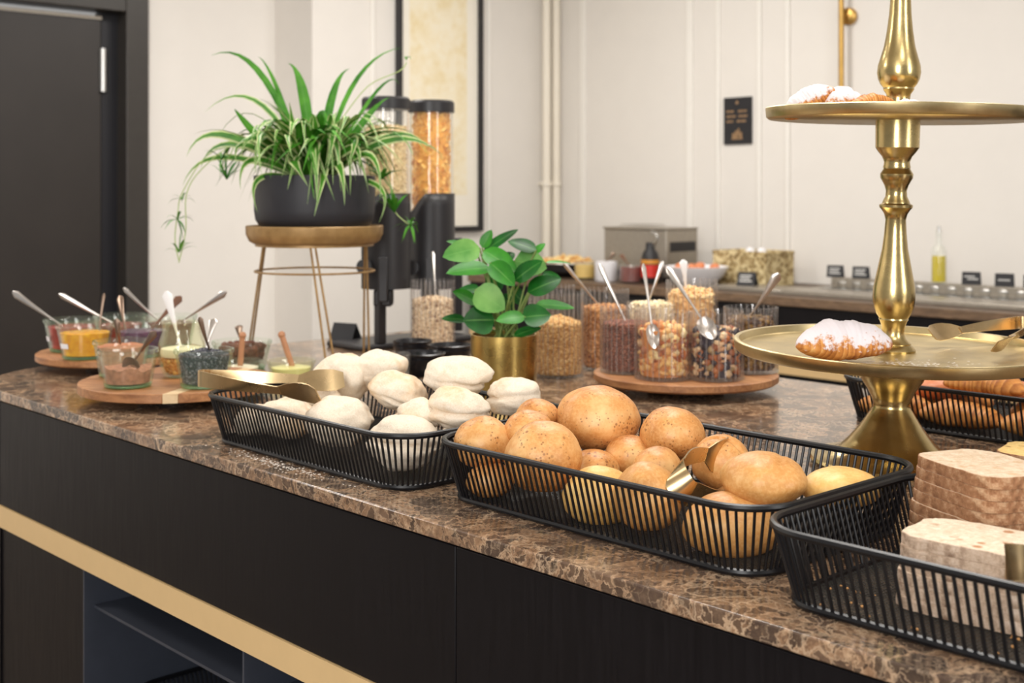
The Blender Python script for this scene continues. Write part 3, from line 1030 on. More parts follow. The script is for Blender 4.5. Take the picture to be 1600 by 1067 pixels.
GB = 'golden brown rolls'
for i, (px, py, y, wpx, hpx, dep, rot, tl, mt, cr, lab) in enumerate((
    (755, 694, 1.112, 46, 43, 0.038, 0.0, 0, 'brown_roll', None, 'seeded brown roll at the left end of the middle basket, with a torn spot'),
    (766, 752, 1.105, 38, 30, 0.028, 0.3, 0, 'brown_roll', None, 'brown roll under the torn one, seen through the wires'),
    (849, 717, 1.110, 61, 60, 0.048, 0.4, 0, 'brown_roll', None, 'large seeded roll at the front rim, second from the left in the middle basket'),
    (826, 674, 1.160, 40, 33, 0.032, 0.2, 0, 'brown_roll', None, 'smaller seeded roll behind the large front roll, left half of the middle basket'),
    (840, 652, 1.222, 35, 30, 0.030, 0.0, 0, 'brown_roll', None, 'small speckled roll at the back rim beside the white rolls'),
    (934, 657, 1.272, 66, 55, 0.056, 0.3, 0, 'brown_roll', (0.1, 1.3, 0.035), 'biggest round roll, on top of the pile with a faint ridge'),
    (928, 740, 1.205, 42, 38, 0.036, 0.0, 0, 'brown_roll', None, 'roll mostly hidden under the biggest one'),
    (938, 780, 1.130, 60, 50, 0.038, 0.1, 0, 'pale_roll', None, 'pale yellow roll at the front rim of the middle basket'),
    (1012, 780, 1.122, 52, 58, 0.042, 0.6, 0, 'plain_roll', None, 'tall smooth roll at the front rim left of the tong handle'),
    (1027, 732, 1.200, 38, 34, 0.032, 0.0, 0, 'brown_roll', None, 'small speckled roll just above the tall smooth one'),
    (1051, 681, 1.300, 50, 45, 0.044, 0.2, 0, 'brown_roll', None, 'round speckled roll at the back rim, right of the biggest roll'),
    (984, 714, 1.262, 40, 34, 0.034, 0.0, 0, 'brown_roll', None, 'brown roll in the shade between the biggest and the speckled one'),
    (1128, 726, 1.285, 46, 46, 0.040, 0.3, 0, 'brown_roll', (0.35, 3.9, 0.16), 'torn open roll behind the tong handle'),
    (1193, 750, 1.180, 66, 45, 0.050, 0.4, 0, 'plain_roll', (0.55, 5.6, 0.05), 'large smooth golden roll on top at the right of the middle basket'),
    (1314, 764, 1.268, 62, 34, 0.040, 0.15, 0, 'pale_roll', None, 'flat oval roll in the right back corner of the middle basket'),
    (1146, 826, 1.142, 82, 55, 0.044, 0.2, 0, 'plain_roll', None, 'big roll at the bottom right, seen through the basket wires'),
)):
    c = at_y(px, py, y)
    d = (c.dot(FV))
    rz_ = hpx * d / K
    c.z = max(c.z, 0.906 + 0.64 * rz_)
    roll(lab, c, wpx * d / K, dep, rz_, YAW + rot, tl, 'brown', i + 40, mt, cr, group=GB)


# ------------------------------------------------------------------ bread slices
def slice_profile(w_, h_, seed):
    rng = random.Random(seed)
    pts = []
    n = 84
    for i in range(n):
        a = 2 * PI * i / n
        ca, sa = math.cos(a), math.sin(a)
        e = 0.42 if sa < 0 else 0.55
        x = math.copysign(abs(ca) ** e, ca)
        y = math.copysign(abs(sa) ** e, sa)
        bulge = 1.0 + (0.05 * math.exp(-((y - 0.55) / 0.25) ** 2))
        pts.append((x * w_ / 2 * bulge + rng.uniform(-1, 1) * 0.0009, y * h_ / 2 + rng.uniform(-1, 1) * 0.0009))
    return pts


def slice_mesh(name, w_, h_, th, seed, crumb, crust):
    prof = slice_profile(w_, h_, seed)
    m_ = MB()
    n = len(prof)
    rows = [(0.985, 0.0), (1.0, 0.0003), (1.003, th * 0.5), (1.0, th - 0.0004), (0.985, th)]
    vs = []
    for k, z in rows:
        for x, y in prof:
            q = k + 0.016 * noise.noise((x * 90, y * 90, z * 160 + seed))
            vs.append((x * q, y * q, z + 0.0006 * noise.noise((x * 70, y * 70, seed))))
    fs_c, fs_s = [tuple(range(n - 1, -1, -1)), tuple(range(4 * n, 5 * n))], []
    for r in range(4):
        for i in range(n):
            j = (i + 1) % n
            f = (r * n + i, r * n + j, (r + 1) * n + j, (r + 1) * n + i)
            fs_s.append(f)
    m_.add(vs, fs_c, 0)
    b = len(m_.f)
    for f in fs_s:
        m_.f.append(f)
        m_.m.append(1)
        m_.a.append(0.0)
    return m_.mesh(name, [crumb, crust], True, 50)


ORD = ('topmost', 'second', 'third', 'fourth', 'fifth', 'sixth', 'seventh', 'eighth', 'ninth', 'lowest')


def stack(mesh, n, th, cx, cy, z0, rot, lean, label, group, seed):
    rng = random.Random(seed)
    for i in range(n):
        k = n - 1 - i
        name = ORD[k] if k < n - 1 else 'lowest'
        o = link('bread_slice', mesh, None, (cx - lean[0] * k + rng.uniform(-0.0006, 0.0006), cy - lean[1] * k + rng.uniform(-0.0006, 0.0006), z0 + i * th), (0, 0, rot + rng.uniform(-0.012, 0.012)))
        tag(o, label % (name + ('' if k in (0, n - 1) else ' from the top')), 'bread slice', group)


sm = slice_mesh('bread_slice', 0.134, 0.098, 0.0125, 3, 'crumb', 'crust')
stack(sm, 9, 0.01255, -0.638, 1.284, 0.9055, math.radians(-24), (0.002, 0.0), 'brown wholegrain bread slice of the tall rear stack, %s', 'wholegrain slices in the rear stack', 4)
sn = slice_mesh('bread_slice', 0.142, 0.094, 0.0118, 9, 'crumb_nut', 'crust_nut')
stack(sn, 6, 0.0119, -0.572, 1.150, 0.9055, math.radians(4), (0.001, 0.0005), 'pale walnut bread slice of the low front stack, %s', 'walnut slices in the front stack', 5)
sy = slice_mesh('bread_slice', 0.15, 0.10, 0.014, 12, 'crumb_yellow', 'crust')
stack(sy, 7, 0.0145, -0.632, 1.480, 0.9005, math.radians(10), (0.0, 0.0), 'yellow seeded bread slice behind the right basket, %s', 'seeded yellow slices', 6)


# ------------------------------------------------------------------ tongs
def tongs(label, bend, e1, e2, width=0.026, up=(0, 0, 1), roll_=38, mat_='gold_tongs', r=0.0125):
    bend, e1, e2, up = Vector(bend), Vector(e1), Vector(e2), Vector(up)
    t = thing('serving_tongs', label, 'tongs', bend)
    ax = ((e1 + e2) / 2 - bend).normalized()
    sd = (e1 - e2)
    sd = (sd - ax * sd.dot(ax)).normalized()
    MB().ribbon([ax * (-r * math.cos(math.radians(a))) * 1.0 + sd * (r * math.sin(math.radians(a))) for a in range(-90, 91, 12)], width, 0.0016, up).obj('spring_bend', mat_, t)
    for s, e in ((1, e1), (-1, e2)):
        d = e - bend
        p0 = sd * (s * r)
        L = (d - p0)
        path = [p0 + L * (k / 8) * 0.70 + sd * (s * 0.006 * math.sin(PI * k / 8)) for k in range(9)]
        out_ = sd * s
        upv = lambda i: up * math.cos(math.radians(roll_ * i / 8)) + out_ * math.sin(math.radians(roll_ * i / 8))
        MB().ribbon(path, lambda i: width * (1 - 0.45 * i / 8), 0.0016, upv).obj('arm', mat_, t)
        q0, q1 = path[-1], d
        dirn = (q1 - q0).normalized()
        nn = dirn.cross(up).normalized() * (-s)
        ws = (0.56, 1.15, 1.45, 1.5, 1.42, 1.0)
        pp = []
        for k in range(6):
            f = k / 5
            pp.append(q0 - dirn * 0.004 + (q1 + dirn * 0.012 - q0) * f + nn * (0.010 * math.sin(PI * f)) * -1)
        MB().ribbon(pp, lambda i: width * ws[i], 0.0016, upv(8.5)).obj('paddle', mat_, t)
    return t


tongs('gold tongs lying open over the floured white rolls', pt(322, 591, 2.075), pt(530, 593, 2.10), pt(492, 618, 1.93), 0.026, (0, 0, 1), 32)
tongs('gold tongs stuck between the golden brown rolls', pt(1070, 752, 1.455), pt(1124, 702, 1.60), pt(1152, 766, 1.56), 0.031, (0.35, 0.5, 0.8), 20, 'gold_tongs', 0.017)
tongs('gold tongs at the right edge beside the walnut bread', pt(1596, 880, 1.10), pt(1800, 905, 1.14), pt(1800, 890, 1.05), 0.031)

# ------------------------------------------------------------------ brass two-tier stand
D0 = 1.886
SPX = D0 / FPX
sp = on(1391, D0, 0.902)
LEAN = Matrix.Rotation(math.radians(1.0), 4, FV) @ Matrix.Rotation(math.radians(-0.0), 4, RV)
stand = thing('tiered_stand', 'tall two-tier brass cake stand with turned column', 'cake stand', sp)
lean_q = Quaternion(FV, math.radians(0.95)) @ Quaternion(RV, math.radians(1.1))
stand.rotation_mode = 'QUATERNION'
stand.rotation_quaternion = lean_q
zz = lambda y: (724 - y) * SPX
pr = lambda lst: [(hw * SPX, zz(y)) for y, hw in lst]
m = MB()
m.lathe([(0, 0.0)] + pr([(724, 122), (721, 124), (717, 121), (713, 100), (705, 80), (690, 65), (668, 47.5), (650, 36), (638, 29), (632, 27.5), (622, 31), (610, 37), (595, 47), (575, 55), (556, 60)]) + [(0, zz(556))], 64)
m.obj('pedestal', 'brass', stand)


def plate(R, z, name):
    rim = 0.0165
    MB().lathe([(0, z), (R - 0.004, z), (R, z + 0.003), (R + 0.0015, z + rim), (R, z + rim + 0.0015), (R - 0.006, z + rim + 0.0010), (R - 0.009, z + 0.0075), (R - 0.014, z + 0.0055), (0, z + 0.0055)], 112).obj(name, 'brass_plate', stand, angle=50)


PZ1, PZ2 = zz(556), zz(191)
plate(243 * SPX, PZ1, 'lower_plate')
m = MB()
m.lathe(pr([(552, 0.001), (552, 34), (547, 34.5), (542, 31), (539, 27), (537, 27), (530, 19.5), (522, 16.5), (512, 17.5), (503, 20.5), (500.5, 22.5), (498, 22), (492, 26), (480, 30.5), (466, 32.3), (450, 31.5), (430, 27.5), (410, 23.5), (390, 19.5), (367, 17), (345, 15.5), (336, 17.5), (329, 22), (326, 25), (322, 25.4), (319.5, 21), (316, 20), (309, 16.5), (300, 15.8), (292, 18), (286, 21), (280, 24.5), (274, 25), (269, 22), (266, 20.2), (263, 20.8), (259, 19.8), (255, 19.5), (247, 22.5), (239, 29), (233, 33), (200, 33.6), (190, 33.6), (190, 0.001)]), 56)
m.obj('column', 'brass', stand, angle=30)
plate(201 * SPX, PZ2, 'upper_plate')
m = MB()
m.lathe(pr([(186, 0.001), (186, 22), (170, 20), (158, 17.5), (150, 18.5), (145, 22), (142.5, 23.5), (140, 23), (134, 28), (126, 31.5), (117, 33), (106, 32), (92, 28), (76, 23.5), (52, 19.7), (26, 16.8), (0, 15.4), (-30, 14), (-60, 14.5), (-66, 20), (-74, 22), (-82, 20), (-88, 12), (-100, 20), (-115, 25), (-132, 20), (-142, 8), (-150, 0.001)]), 56)
m.obj('finial_column', 'brass', stand, angle=30)


def on_plate(px, d, zrel):
    """a point of a plate: its pixel column and depth, lifted to the leaning plate's surface"""
    p = on(px, d, 0)
    rel = Vector((p.x - sp.x, p.y - sp.y, 0))
    n = lean_q @ Vector((0, 0, 1))
    o = sp + lean_q @ Vector((0, 0, zrel))
    z = o.z - (n.x * (p.x - o.x) + n.y * (p.y - o.y)) / n.z
    return Vector((p.x, p.y, z))


# ------------------------------------------------------------------ croissants
def croissant(label, loc, L, R, rot, bend=0.35, mat_='croissant', seed=0, tilt=(0, 0), flat=0.8, group=None, turns=7):
    rng = random.Random(seed)
    nu, nv = 72, 26
    vs, pa, fs = [], [], []
    off = rng.uniform(0, 40)
    for i in range(nu + 1):
        u = -1 + 2 * i / nu
        base = max(0.0, 1 - abs(u) ** 2.0) ** 0.72
        ph = abs(u) * turns + 0.25 + 0.55 * noise.noise((u * 3.1 + off * 0.7, 2.3, 0.1))
        saw = ph - math.floor(ph)
        ridge = 1 - saw
        r = R * (0.10 + 0.90 * base) * (0.97 + 0.040 * ridge ** 0.7) * (1 + 0.16 * noise.noise((u * 3 + off, 0.3, 0.7)))
        if i in (0, nu):
            r = R * 0.03
        ang = u * bend * 1.4
        cx_ = math.sin(ang) / max(bend * 1.4, 1e-3) * L / 2 if bend > 0.01 else u * L / 2
        cy_ = -(1 - math.cos(ang)) / max(bend * 1.4, 1e-3) * L / 2 if bend > 0.01 else 0
        tx, ty = math.cos(ang), -math.sin(ang)
        for j in range(nv):
            a = 2 * PI * j / nv
            rr = r * (1 + 0.09 * noise.noise((u * 3 + off, math.cos(a) * 1.5, math.sin(a) * 1.5)) + 0.035 * noise.noise((u * 11 + off, math.cos(a) * 4, math.sin(a) * 4)))
            h = math.sin(a)
            z = rr * (h * flat + flat * 0.0)
            z = z if h > 0 else z * 0.62
            lat = math.cos(a) * rr
            vs.append((cx_ - ty * lat, cy_ + tx * lat, z + R * flat * 0.60))
            pa.append(0.001 + ridge * 0.9)
    for i in range(nu):
        for j in range(nv):
            j2 = (j + 1) % nv
            fs.append((i * nv + j, (i + 1) * nv + j, (i + 1) * nv + j2, i * nv + j2))
    fs.append(tuple(range(nv)))
    fs.append(tuple(nu * nv + j for j in range(nv - 1, -1, -1)))
    o = MB().add(vs, fs, 0, 0, pa).obj('croissant', mat_, None, loc, (math.radians(tilt[0]), math.radians(tilt[1]), rot), True, 60)
    return tag(o, label, 'croissant', group)


croissant('sugar dusted croissant on the lower plate of the brass stand', on_plate(1316, 1.775, PZ1 + 0.0065), 0.142, 0.040, YAW + 0.12, 0.25, 'croissant_sugar', 3, (0, 0), 0.92, turns=8)
croissant('sugar dusted croissant tilted up at the left of the upper plate', on_plate(1272, 1.86, PZ2 + 0.010), 0.085, 0.026, YAW - 0.15, 0.2, 'croissant_sugar', 5, (0, -30), 0.9)
croissant('small sugar dusted croissant beside the tilted one on the upper plate', on_plate(1316, 1.86, PZ2 + 0.0065), 0.075, 0.028, YAW + 0.5, 0.2, 'croissant_sugar', 6, (0, 0), 0.9)
croissant('golden croissant without sugar on the upper plate', on_plate(1364, 1.80, PZ2 + 0.0065), 0.07, 0.022, YAW + 0.1, 0.25, 'croissant', 7)
croissant('pale dusted croissant right by the column on the upper plate', on_plate(1418, 1.80, PZ2 + 0.0065), 0.055, 0.017, YAW - 0.2, 0.2, 'croissant_sugar', 8)

tz = PZ1 + 0.0065
tongs('gold tongs resting on the lower plate of the brass stand', on_plate(1598, 2.0, tz) + Vector((0, 0, 0.030)), on_plate(1462, 1.925, tz) + Vector((0, 0, 0.021)), on_plate(1556, 1.80, tz) + Vector((0, 0, 0.021)), 0.020)

# pastries in the basket behind the stand
GC = 'pastries in the rear basket'
pz = 0.907
for i, (dx, dy, z, L, R, rot, mt, lab) in enumerate((
    (-0.185, -0.095, pz, 0.15, 0.034, 0.3, 'croissant', 'croissant at the left end of the rear basket'),
    (-0.06, -0.10, pz, 0.15, 0.036, 0.1, 'croissant', 'croissant along the front wires of the rear basket, right of the stand foot'),
    (0.08, -0.095, pz, 0.15, 0.036, 0.2, 'croissant', 'croissant in the front right of the rear basket, under the wires'),
    (0.19, -0.08, pz, 0.14, 0.034, 1.2, 'croissant', 'croissant at the right end of the rear basket'),
    (-0.15, 0.03, pz, 0.15, 0.035, 0.9, 'croissant', 'croissant in the second row of the rear basket, left side'),
    (0.03, 0.05, pz, 0.15, 0.036, 0.5, 'croissant', 'croissant in the second row of the rear basket, centre'),
    (-0.04, -0.055, pz + 0.050, 0.15, 0.036, 0.0, 'croissant', 'golden croissant on top of the rear basket pile'),
    (0.13, 0.02, pz + 0.05, 0.15, 0.036, 0.7, 'croissant', 'croissant lying on top at the right of the rear basket'),
)):
    croissant(lab, (B4[0] + dx, B4[1] + dy, z), L, R, rot, 0.35, mt, i + 20, group=GC)
for i, (px, py, y, wpx, hpx, lab) in enumerate((
    (1472, 608, 2.10, 48, 20, 'flat reddish brown bun on top of the rear basket, beside the stand column'),
    (1585, 612, 2.12, 38, 17, 'flat reddish brown bun at the right frame edge in the rear basket'),
)):
    c = at_y(px, py, y)
    d = c.dot(FV)
    roll(lab, c, wpx * d / K, 0.04, hpx * d / K, YAW, 0, 'brown', 90 + i, 'brioche', None, 'bun', 'bun', GC)


# ------------------------------------------------------------------ glass jars, boards, what is in them
def round_board(label, c, stripe=None):
    t = thing('lazy_susan', label, 'serving board', c, group='round wooden serving boards')
    MB().lathe([(0, 0.0), (0.078, 0.0), (0.078, 0.018), (0, 0.018)], 40).obj('pedestal', 'wood_dark', t)
    R = 0.19
    if stripe is None:
        MB().lathe([(0, 0.018), (R - 0.006, 0.018), (R, 0.022), (R, 0.034), (R - 0.003, 0.036), (0, 0.036)], 72).obj('board', 'wood_board', t)
    else:
        # three staves glued side by side: the middle one is the pale stripe
        a, x0, x1 = stripe
        for nm, lo, hi, mt in (('stave', -R, x0, 'wood_board'), ('pale_stave', x0 + 0.0003, x1 - 0.0003, 'wood_pale'), ('stave', x1, R, 'wood_board')):
            pts = []
            k = 40
            for i in range(k + 1):
                x = lo + (hi - lo) * i / k
                pts.append((x, -math.sqrt(max(R * R - x * x, 0))))
            for i in range(k, -1, -1):
                x = lo + (hi - lo) * i / k
                pts.append((x, math.sqrt(max(R * R - x * x, 0))))
            o = MB().prism([p for i, p in enumerate(pts) if i == 0 or (Vector(p) - Vector(pts[i - 1])).length > 1e-5][:-1 if False else None], 0.018, 0.036).obj(nm, mt, t, rot=(0, 0, a), bevel=0.0015)
            if nm == 'pale_stave':
                o['label'] = 'pale stripe of sapwood'
    return t


bA = on(189, 2.955, 0.9)
bB = on(278, 2.50, 0.9)
bC = on(1071, 2.60, 0.9)
round_board('round wooden board under the jam jars at the far left', bA)
round_board('round wooden board with a pale stripe under the cocoa and seed jars', bB, (YAW - math.radians(12), 0.060, 0.086))
round_board('round wooden turntable under the ribbed nut jars', bC)
ZB = 0.9365


def weck(label, c, rt=0.0615, rb=0.049, h=0.076, mat_='glass_green', base='glass_base', sticker=None, name='glass_jar'):
    t = thing(name, label, 'jar', c)
    w_ = 0.0028
    MB().lathe([(rb, 0.004), (rb + (rt - rb) * 0.9, h - 0.012), (rt - 0.001, h - 0.010), (rt + 0.0025, h - 0.006), (rt + 0.002, h), (rt - 0.002, h), (rt - 0.005, h - 0.006), (rb + (rt - rb) * 0.88 - w_, h - 0.014), (rb - w_, 0.008), (0, 0.007)], 48).obj('bowl', mat_, t)
    MB().lathe([(0, 0.0), (rb - 0.004, 0.0), (rb, 0.003), (rb, 0.0065), (0, 0.0065)], 48).obj('thick_base', base, t)
    if sticker is not None:
        ang, z0, z1, wd, col = sticker
        m_ = MB()
        vs, fs = [], []
        for i in range(9):
            a = ang + (i / 8 - 0.5) * wd
            for z in (z0, z1):
                rr = rb + (rt - rb) * 0.9 * (z - 0.004) / (h - 0.016) + 0.0006
                vs += [(rr * math.cos(a), rr * math.sin(a), z), ((rr + 0.0006) * math.cos(a), (rr + 0.0006) * math.sin(a), z)]
        for i in range(8):
            b, e = i * 4, i * 4 + 4
            fs += [(b + 1, e + 1, e + 3, b + 3), (b, b + 2, e + 2, e), (b + 2, b + 3, e + 3, e + 2), (b, e, e + 1, b + 1)]
        m_.add(vs, fs).obj('label_sticker', 'label', t)
    return t


def fill_lathe(name, label, c, prof, mat_, lump=0.0, n=40, cat='food'):
    m_ = MB()
    m_.lathe(prof, n)
    if lump:
        zmax = max(p[1] for p in prof)
        nv = []
        for v in m_.v:
            if v[2] > zmax * 0.7:
                k = noise.noise(Vector((v[0] * 60, v[1] * 60, c[2] * 3 + c[0] * 7)))
                nv.append((v[0], v[1], v[2] + lump * k))
            else:
                nv.append(v)
        m_.v = nv
    o = m_.obj(name, mat_, None, c, None, True, 60)
    return tag(o, label, cat, None, 'stuff')


def jar_fill(rb, rt, h, top, z0=0.0085):
    """profile of a filling that follows a conical jar's inside up to height top"""
    r0 = rb - 0.0042
    r1 = rb + (rt - rb) * 0.88 * (top / h) - 0.0042
    return [(0, z0), (r0, z0), (r1, top), (r1 * 0.9, top + 0.001), (r1 * 0.7, top + 0.002), (r1 * 0.45, top + 0.003), (r1 * 0.2, top + 0.003), (0, top + 0.003)]


# piece templates: unit-size vertices and faces
def t_blob(sx=1, sy=1, sz=1):
    t_ = (1 + 5 ** 0.5) / 2
    vs = [Vector(v).normalized() for v in ((-1, t_, 0), (1, t_, 0), (-1, -t_, 0), (1, -t_, 0), (0, -1, t_), (0, 1, t_), (0, -1, -t_), (0, 1, -t_), (t_, 0, -1), (t_, 0, 1), (-t_, 0, -1), (-t_, 0, 1))]
    fs = [(0, 11, 5), (0, 5, 1), (0, 1, 7), (0, 7, 10), (0, 10, 11), (1, 5, 9), (5, 11, 4), (11, 10, 2), (10, 7, 6), (7, 1, 8), (3, 9, 4), (3, 4, 2), (3, 2, 6), (3, 6, 8), (3, 8, 9), (4, 9, 5), (2, 4, 11), (6, 2, 10), (8, 6, 7), (9, 8, 1)]
    return [Vector((v.x * sx, v.y * sy, v.z * sz)) for v in vs], fs


def t_cashew():
    m_ = MB()
    path = [(math.cos(a) * 0.75, math.sin(a) * 0.75, 0) for a in [math.radians(x) for x in range(-20, 201, 27)]]
    k = len(path)
    m_.tube(path, lambda i: 0.42 * (0.55 + 0.45 * math.sin(PI * (i + 0.6) / k)), 7)
    return [Vector(v) for v in m_.v], m_.f


def t_flake():
    vs = [Vector((0, 0, 0.25))] + [Vector((math.cos(a) * (0.9 + 0.15 * math.sin(3 * a)), math.sin(a) * 0.75, 0.25 * math.sin(2 * a))) for a in [2 * PI * i / 8 for i in range(8)]]
    fs = [(0, 1 + i, 1 + (i + 1) % 8) for i in range(8)]
    lo = [v - Vector((0, 0, 0.12)) for v in vs]
    n = len(vs)
    fs2 = [tuple(n + i for i in reversed(f)) for f in fs]
    fs3 = [(1 + (i + 1) % 8, 1 + i, n + 1 + i, n + 1 + (i + 1) % 8) for i in range(8)]
    return vs + lo, fs + fs2 + fs3


def t_ring():
    m_ = MB()
    m_.tube([(math.cos(2 * PI * i / 10) * 0.7, math.sin(2 * PI * i / 10) * 0.7, 0) for i in range(10)], 0.3, 6, True)
    return [Vector(v) for v in m_.v], m_.f


T_BLOB, T_LONG, T_CASH, T_FLAKE, T_RING, T_CHUNK = t_blob(), t_blob(1.35, 0.62, 0.6), t_cashew(), t_flake(), t_ring(), t_blob(1, 0.9, 0.8)


def heap(name, label, c, rb, rt, top, pieces, size, n_wall, n_top, mat_, seed, mound=0.01, z0=0.006, core=0.35, cat='food', skip=None):
    """loose food in a round jar: a core plus pieces against the wall and over the top, one object of stuff"""
    rng = random.Random(seed)
    m_ = MB()
    rr = lambda z: rb + (rt - rb) * (z - z0) / max(top - z0, 1e-4)
    s_ = size
    m_.lathe([(0, z0 + 0.001), (rb - s_ * 0.9, z0 + 0.001), (rt - s_ * 0.9, top), (rt * 0.5, top + mound * 0.7), (0, top + mound)], 32)
    m_.a = [core] * len(m_.f)

    def put(p, sc_):
        if skip is not None and (p - skip[0]).length < skip[1]:
            return
        vs, fs = rng.choice(pieces)
        q = Quaternion((rng.gauss(0, 1), rng.gauss(0, 1), rng.gauss(0, 1), rng.gauss(0, 1))).normalized()
        m_.add([q @ (v * sc_) + p for v in vs], fs, 0, rng.random())
    for _ in range(n_wall):
        z = z0 + s_ * 0.8 + (top - z0 - s_ * 0.5) * rng.random()
        a = rng.uniform(0, 2 * PI)
        sc_ = s_ * rng.uniform(0.75, 1.15)
        r = rr(z) - sc_ * rng.uniform(1.0, 1.25)
        put(Vector((r * math.cos(a), r * math.sin(a), z)), sc_)
    for _ in range(n_top):
        a = rng.uniform(0, 2 * PI)
        f = math.sqrt(rng.random())
        sc_ = s_ * rng.uniform(0.75, 1.15)
        r = f * (rt - sc_ * 1.2)
        put(Vector((r * math.cos(a), r * math.sin(a), top + mound * (1 - f) + rng.uniform(-0.2, 0.5) * s_)), sc_)
    o = m_.obj(name, mat_, None, c, None, True, 60)
    return tag(o, label, cat, None, 'stuff')


# --- far left board: five jam jars
R1 = 0.0615
jl = {
    'red': on(112, 2.945, ZB), 'orange': on(133, 2.815, ZB), 'purple': on(222, 2.85, ZB), 'back': on(188, 3.045, ZB), 'fifth': on(266, 3.03, ZB)}
toward = math.atan2(-FV.y, -FV.x)
weck('glass jar of red jam at the far left of the left board', jl['red'], sticker=(toward - 0.95, 0.026, 0.037, 0.40, 0))
weck('glass jar of apricot jam with a white label', jl['orange'], sticker=(toward - 0.62, 0.026, 0.037, 0.48, 0))
weck('glass jar of purple jam right of the apricot jar', jl['purple'])
weck('glass jar of dark red jam at the back, behind the apricot jar', jl['back'])
weck('glass jar of brownish jam at the right back of the left board', jl['fifth'])
for k, nm, mt, lv in (('red', 'red jam in the leftmost glass jar', 'jam_red', 0.058), ('orange', 'bright apricot jam in the labelled glass jar', 'jam_orange', 0.058), ('purple', 'purple jam in the jar right of the apricot one', 'jam_purple', 0.058), ('back', 'dark red jam in the back glass jar', 'jam_red', 0.052), ('fifth', 'brownish jam in the right back glass jar', 'jam_brown', 0.058)):
    fill_lathe('jam', nm, jl[k], jar_fill(0.049, R1, 0.076, lv), mt, 0.002)

# --- striped board: cocoa, spice, seeds and a bulging jar
jb = {'cocoa': on(200, 2.40, ZB), 'spice': on(190, 2.545, ZB), 'seeds': on(319, 2.40, ZB), 'carafe': on(284, 2.535, ZB)}
weck('glass jar half full of cocoa powder at the front of the striped board', jb['cocoa'], 0.0545, 0.044, 0.072)
weck('glass jar of reddish spice behind the cocoa jar', jb['spice'], 0.0545, 0.044, 0.072)
weck('glass jar full of dark seeds behind the gold tongs', jb['seeds'], 0.0545, 0.044, 0.072)
m = MB()
prof = jar_fill(0.044, 0.0545, 0.072, 0.036)
fill_lathe('cocoa_powder', 'light brown cocoa powder in the front glass jar', jb['cocoa'], prof, 'powder', 0.010, 48)
fill_lathe('spice_powder', 'reddish powder in the jar behind the cocoa', jb['spice'], jar_fill(0.044, 0.0545, 0.072, 0.060), 'powder_red', 0.003)
heap('dark_seeds', 'dark blue-grey seeds heaped in the glass jar', jb['seeds'], 0.0405, 0.0485, 0.060, [T_BLOB, T_LONG], 0.0034, 1500, 500, 'seeds', 11, 0.012, 0.007)
t = thing('bulging_jar', 'bulging clear yellowish jar with nuts and a white spoon', 'jar', jb['carafe'])
cp = [(0.0, 0.0), (0.030, 0.0), (0.036, 0.004), (0.044, 0.025), (0.0475, 0.05), (0.046, 0.068), (0.0395, 0.088), (0.037, 0.097), (0.0385, 0.105), (0.041, 0.108)]
MB().lathe(cp + [(0.041, 0.111), (0.037, 0.111), (0.0345, 0.098), (0.037, 0.086), (0.0435, 0.067), (0.045, 0.05), (0.0415, 0.026), (0.033, 0.007), (0.0, 0.005)], 48).obj('glass', 'glass_yellow', t)
heap('honey_nuts', 'honey coloured nuts in the bottom of the bulging jar', jb['carafe'], 0.032, 0.0405, 0.034, [T_BLOB, T_CASH], 0.0065, 170, 70, 'walnut', 12, 0.006, 0.006)
fill_lathe('cream_layer', 'white creamy layer above the honey nuts', jb['carafe'] + Vector((0, 0, 0.041)), [(0, 0), (0.040, 0.0), (0.0425, 0.007), (0.041, 0.016), (0.03, 0.018), (0, 0.018)], 'cream', 0.0)

# --- jars standing on the marble by the plant stand
jc = {'choc': on(378, 2.90, 0.9), 'pale': on(372, 2.735, 0.9), 'yellow': on(455, 2.715, 0.9)}
weck('glass jar of chocolate chunks below the plant stand leg', jc['choc'], 0.066, 0.053, 0.066)
heap('chocolate_chunks', 'brown chocolate chunks in the wide glass jar', jc['choc'], 0.0485, 0.057, 0.050, [T_CHUNK], 0.010, 150, 60, 'chocchunk', 13, 0.006, 0.008)
weck('low glass jar of cream with an upright wooden dipper', jc['pale'], 0.0515, 0.043, 0.042)
fill_lathe('cream_dip', 'pale cream in the low glass jar', jc['pale'], jar_fill(0.043, 0.0515, 0.042, 0.027), 'cream', 0.001)
weck('low yellowish glass jar of honey with a slanting wooden dipper', jc['yellow'], 0.050, 0.042, 0.046, 'glass_yellow', 'glass_yellow')
fill_lathe('honey', 'pale yellow honey in the low jar', jc['yellow'], jar_fill(0.042, 0.050, 0.046, 0.030), 'honey', 0.001)


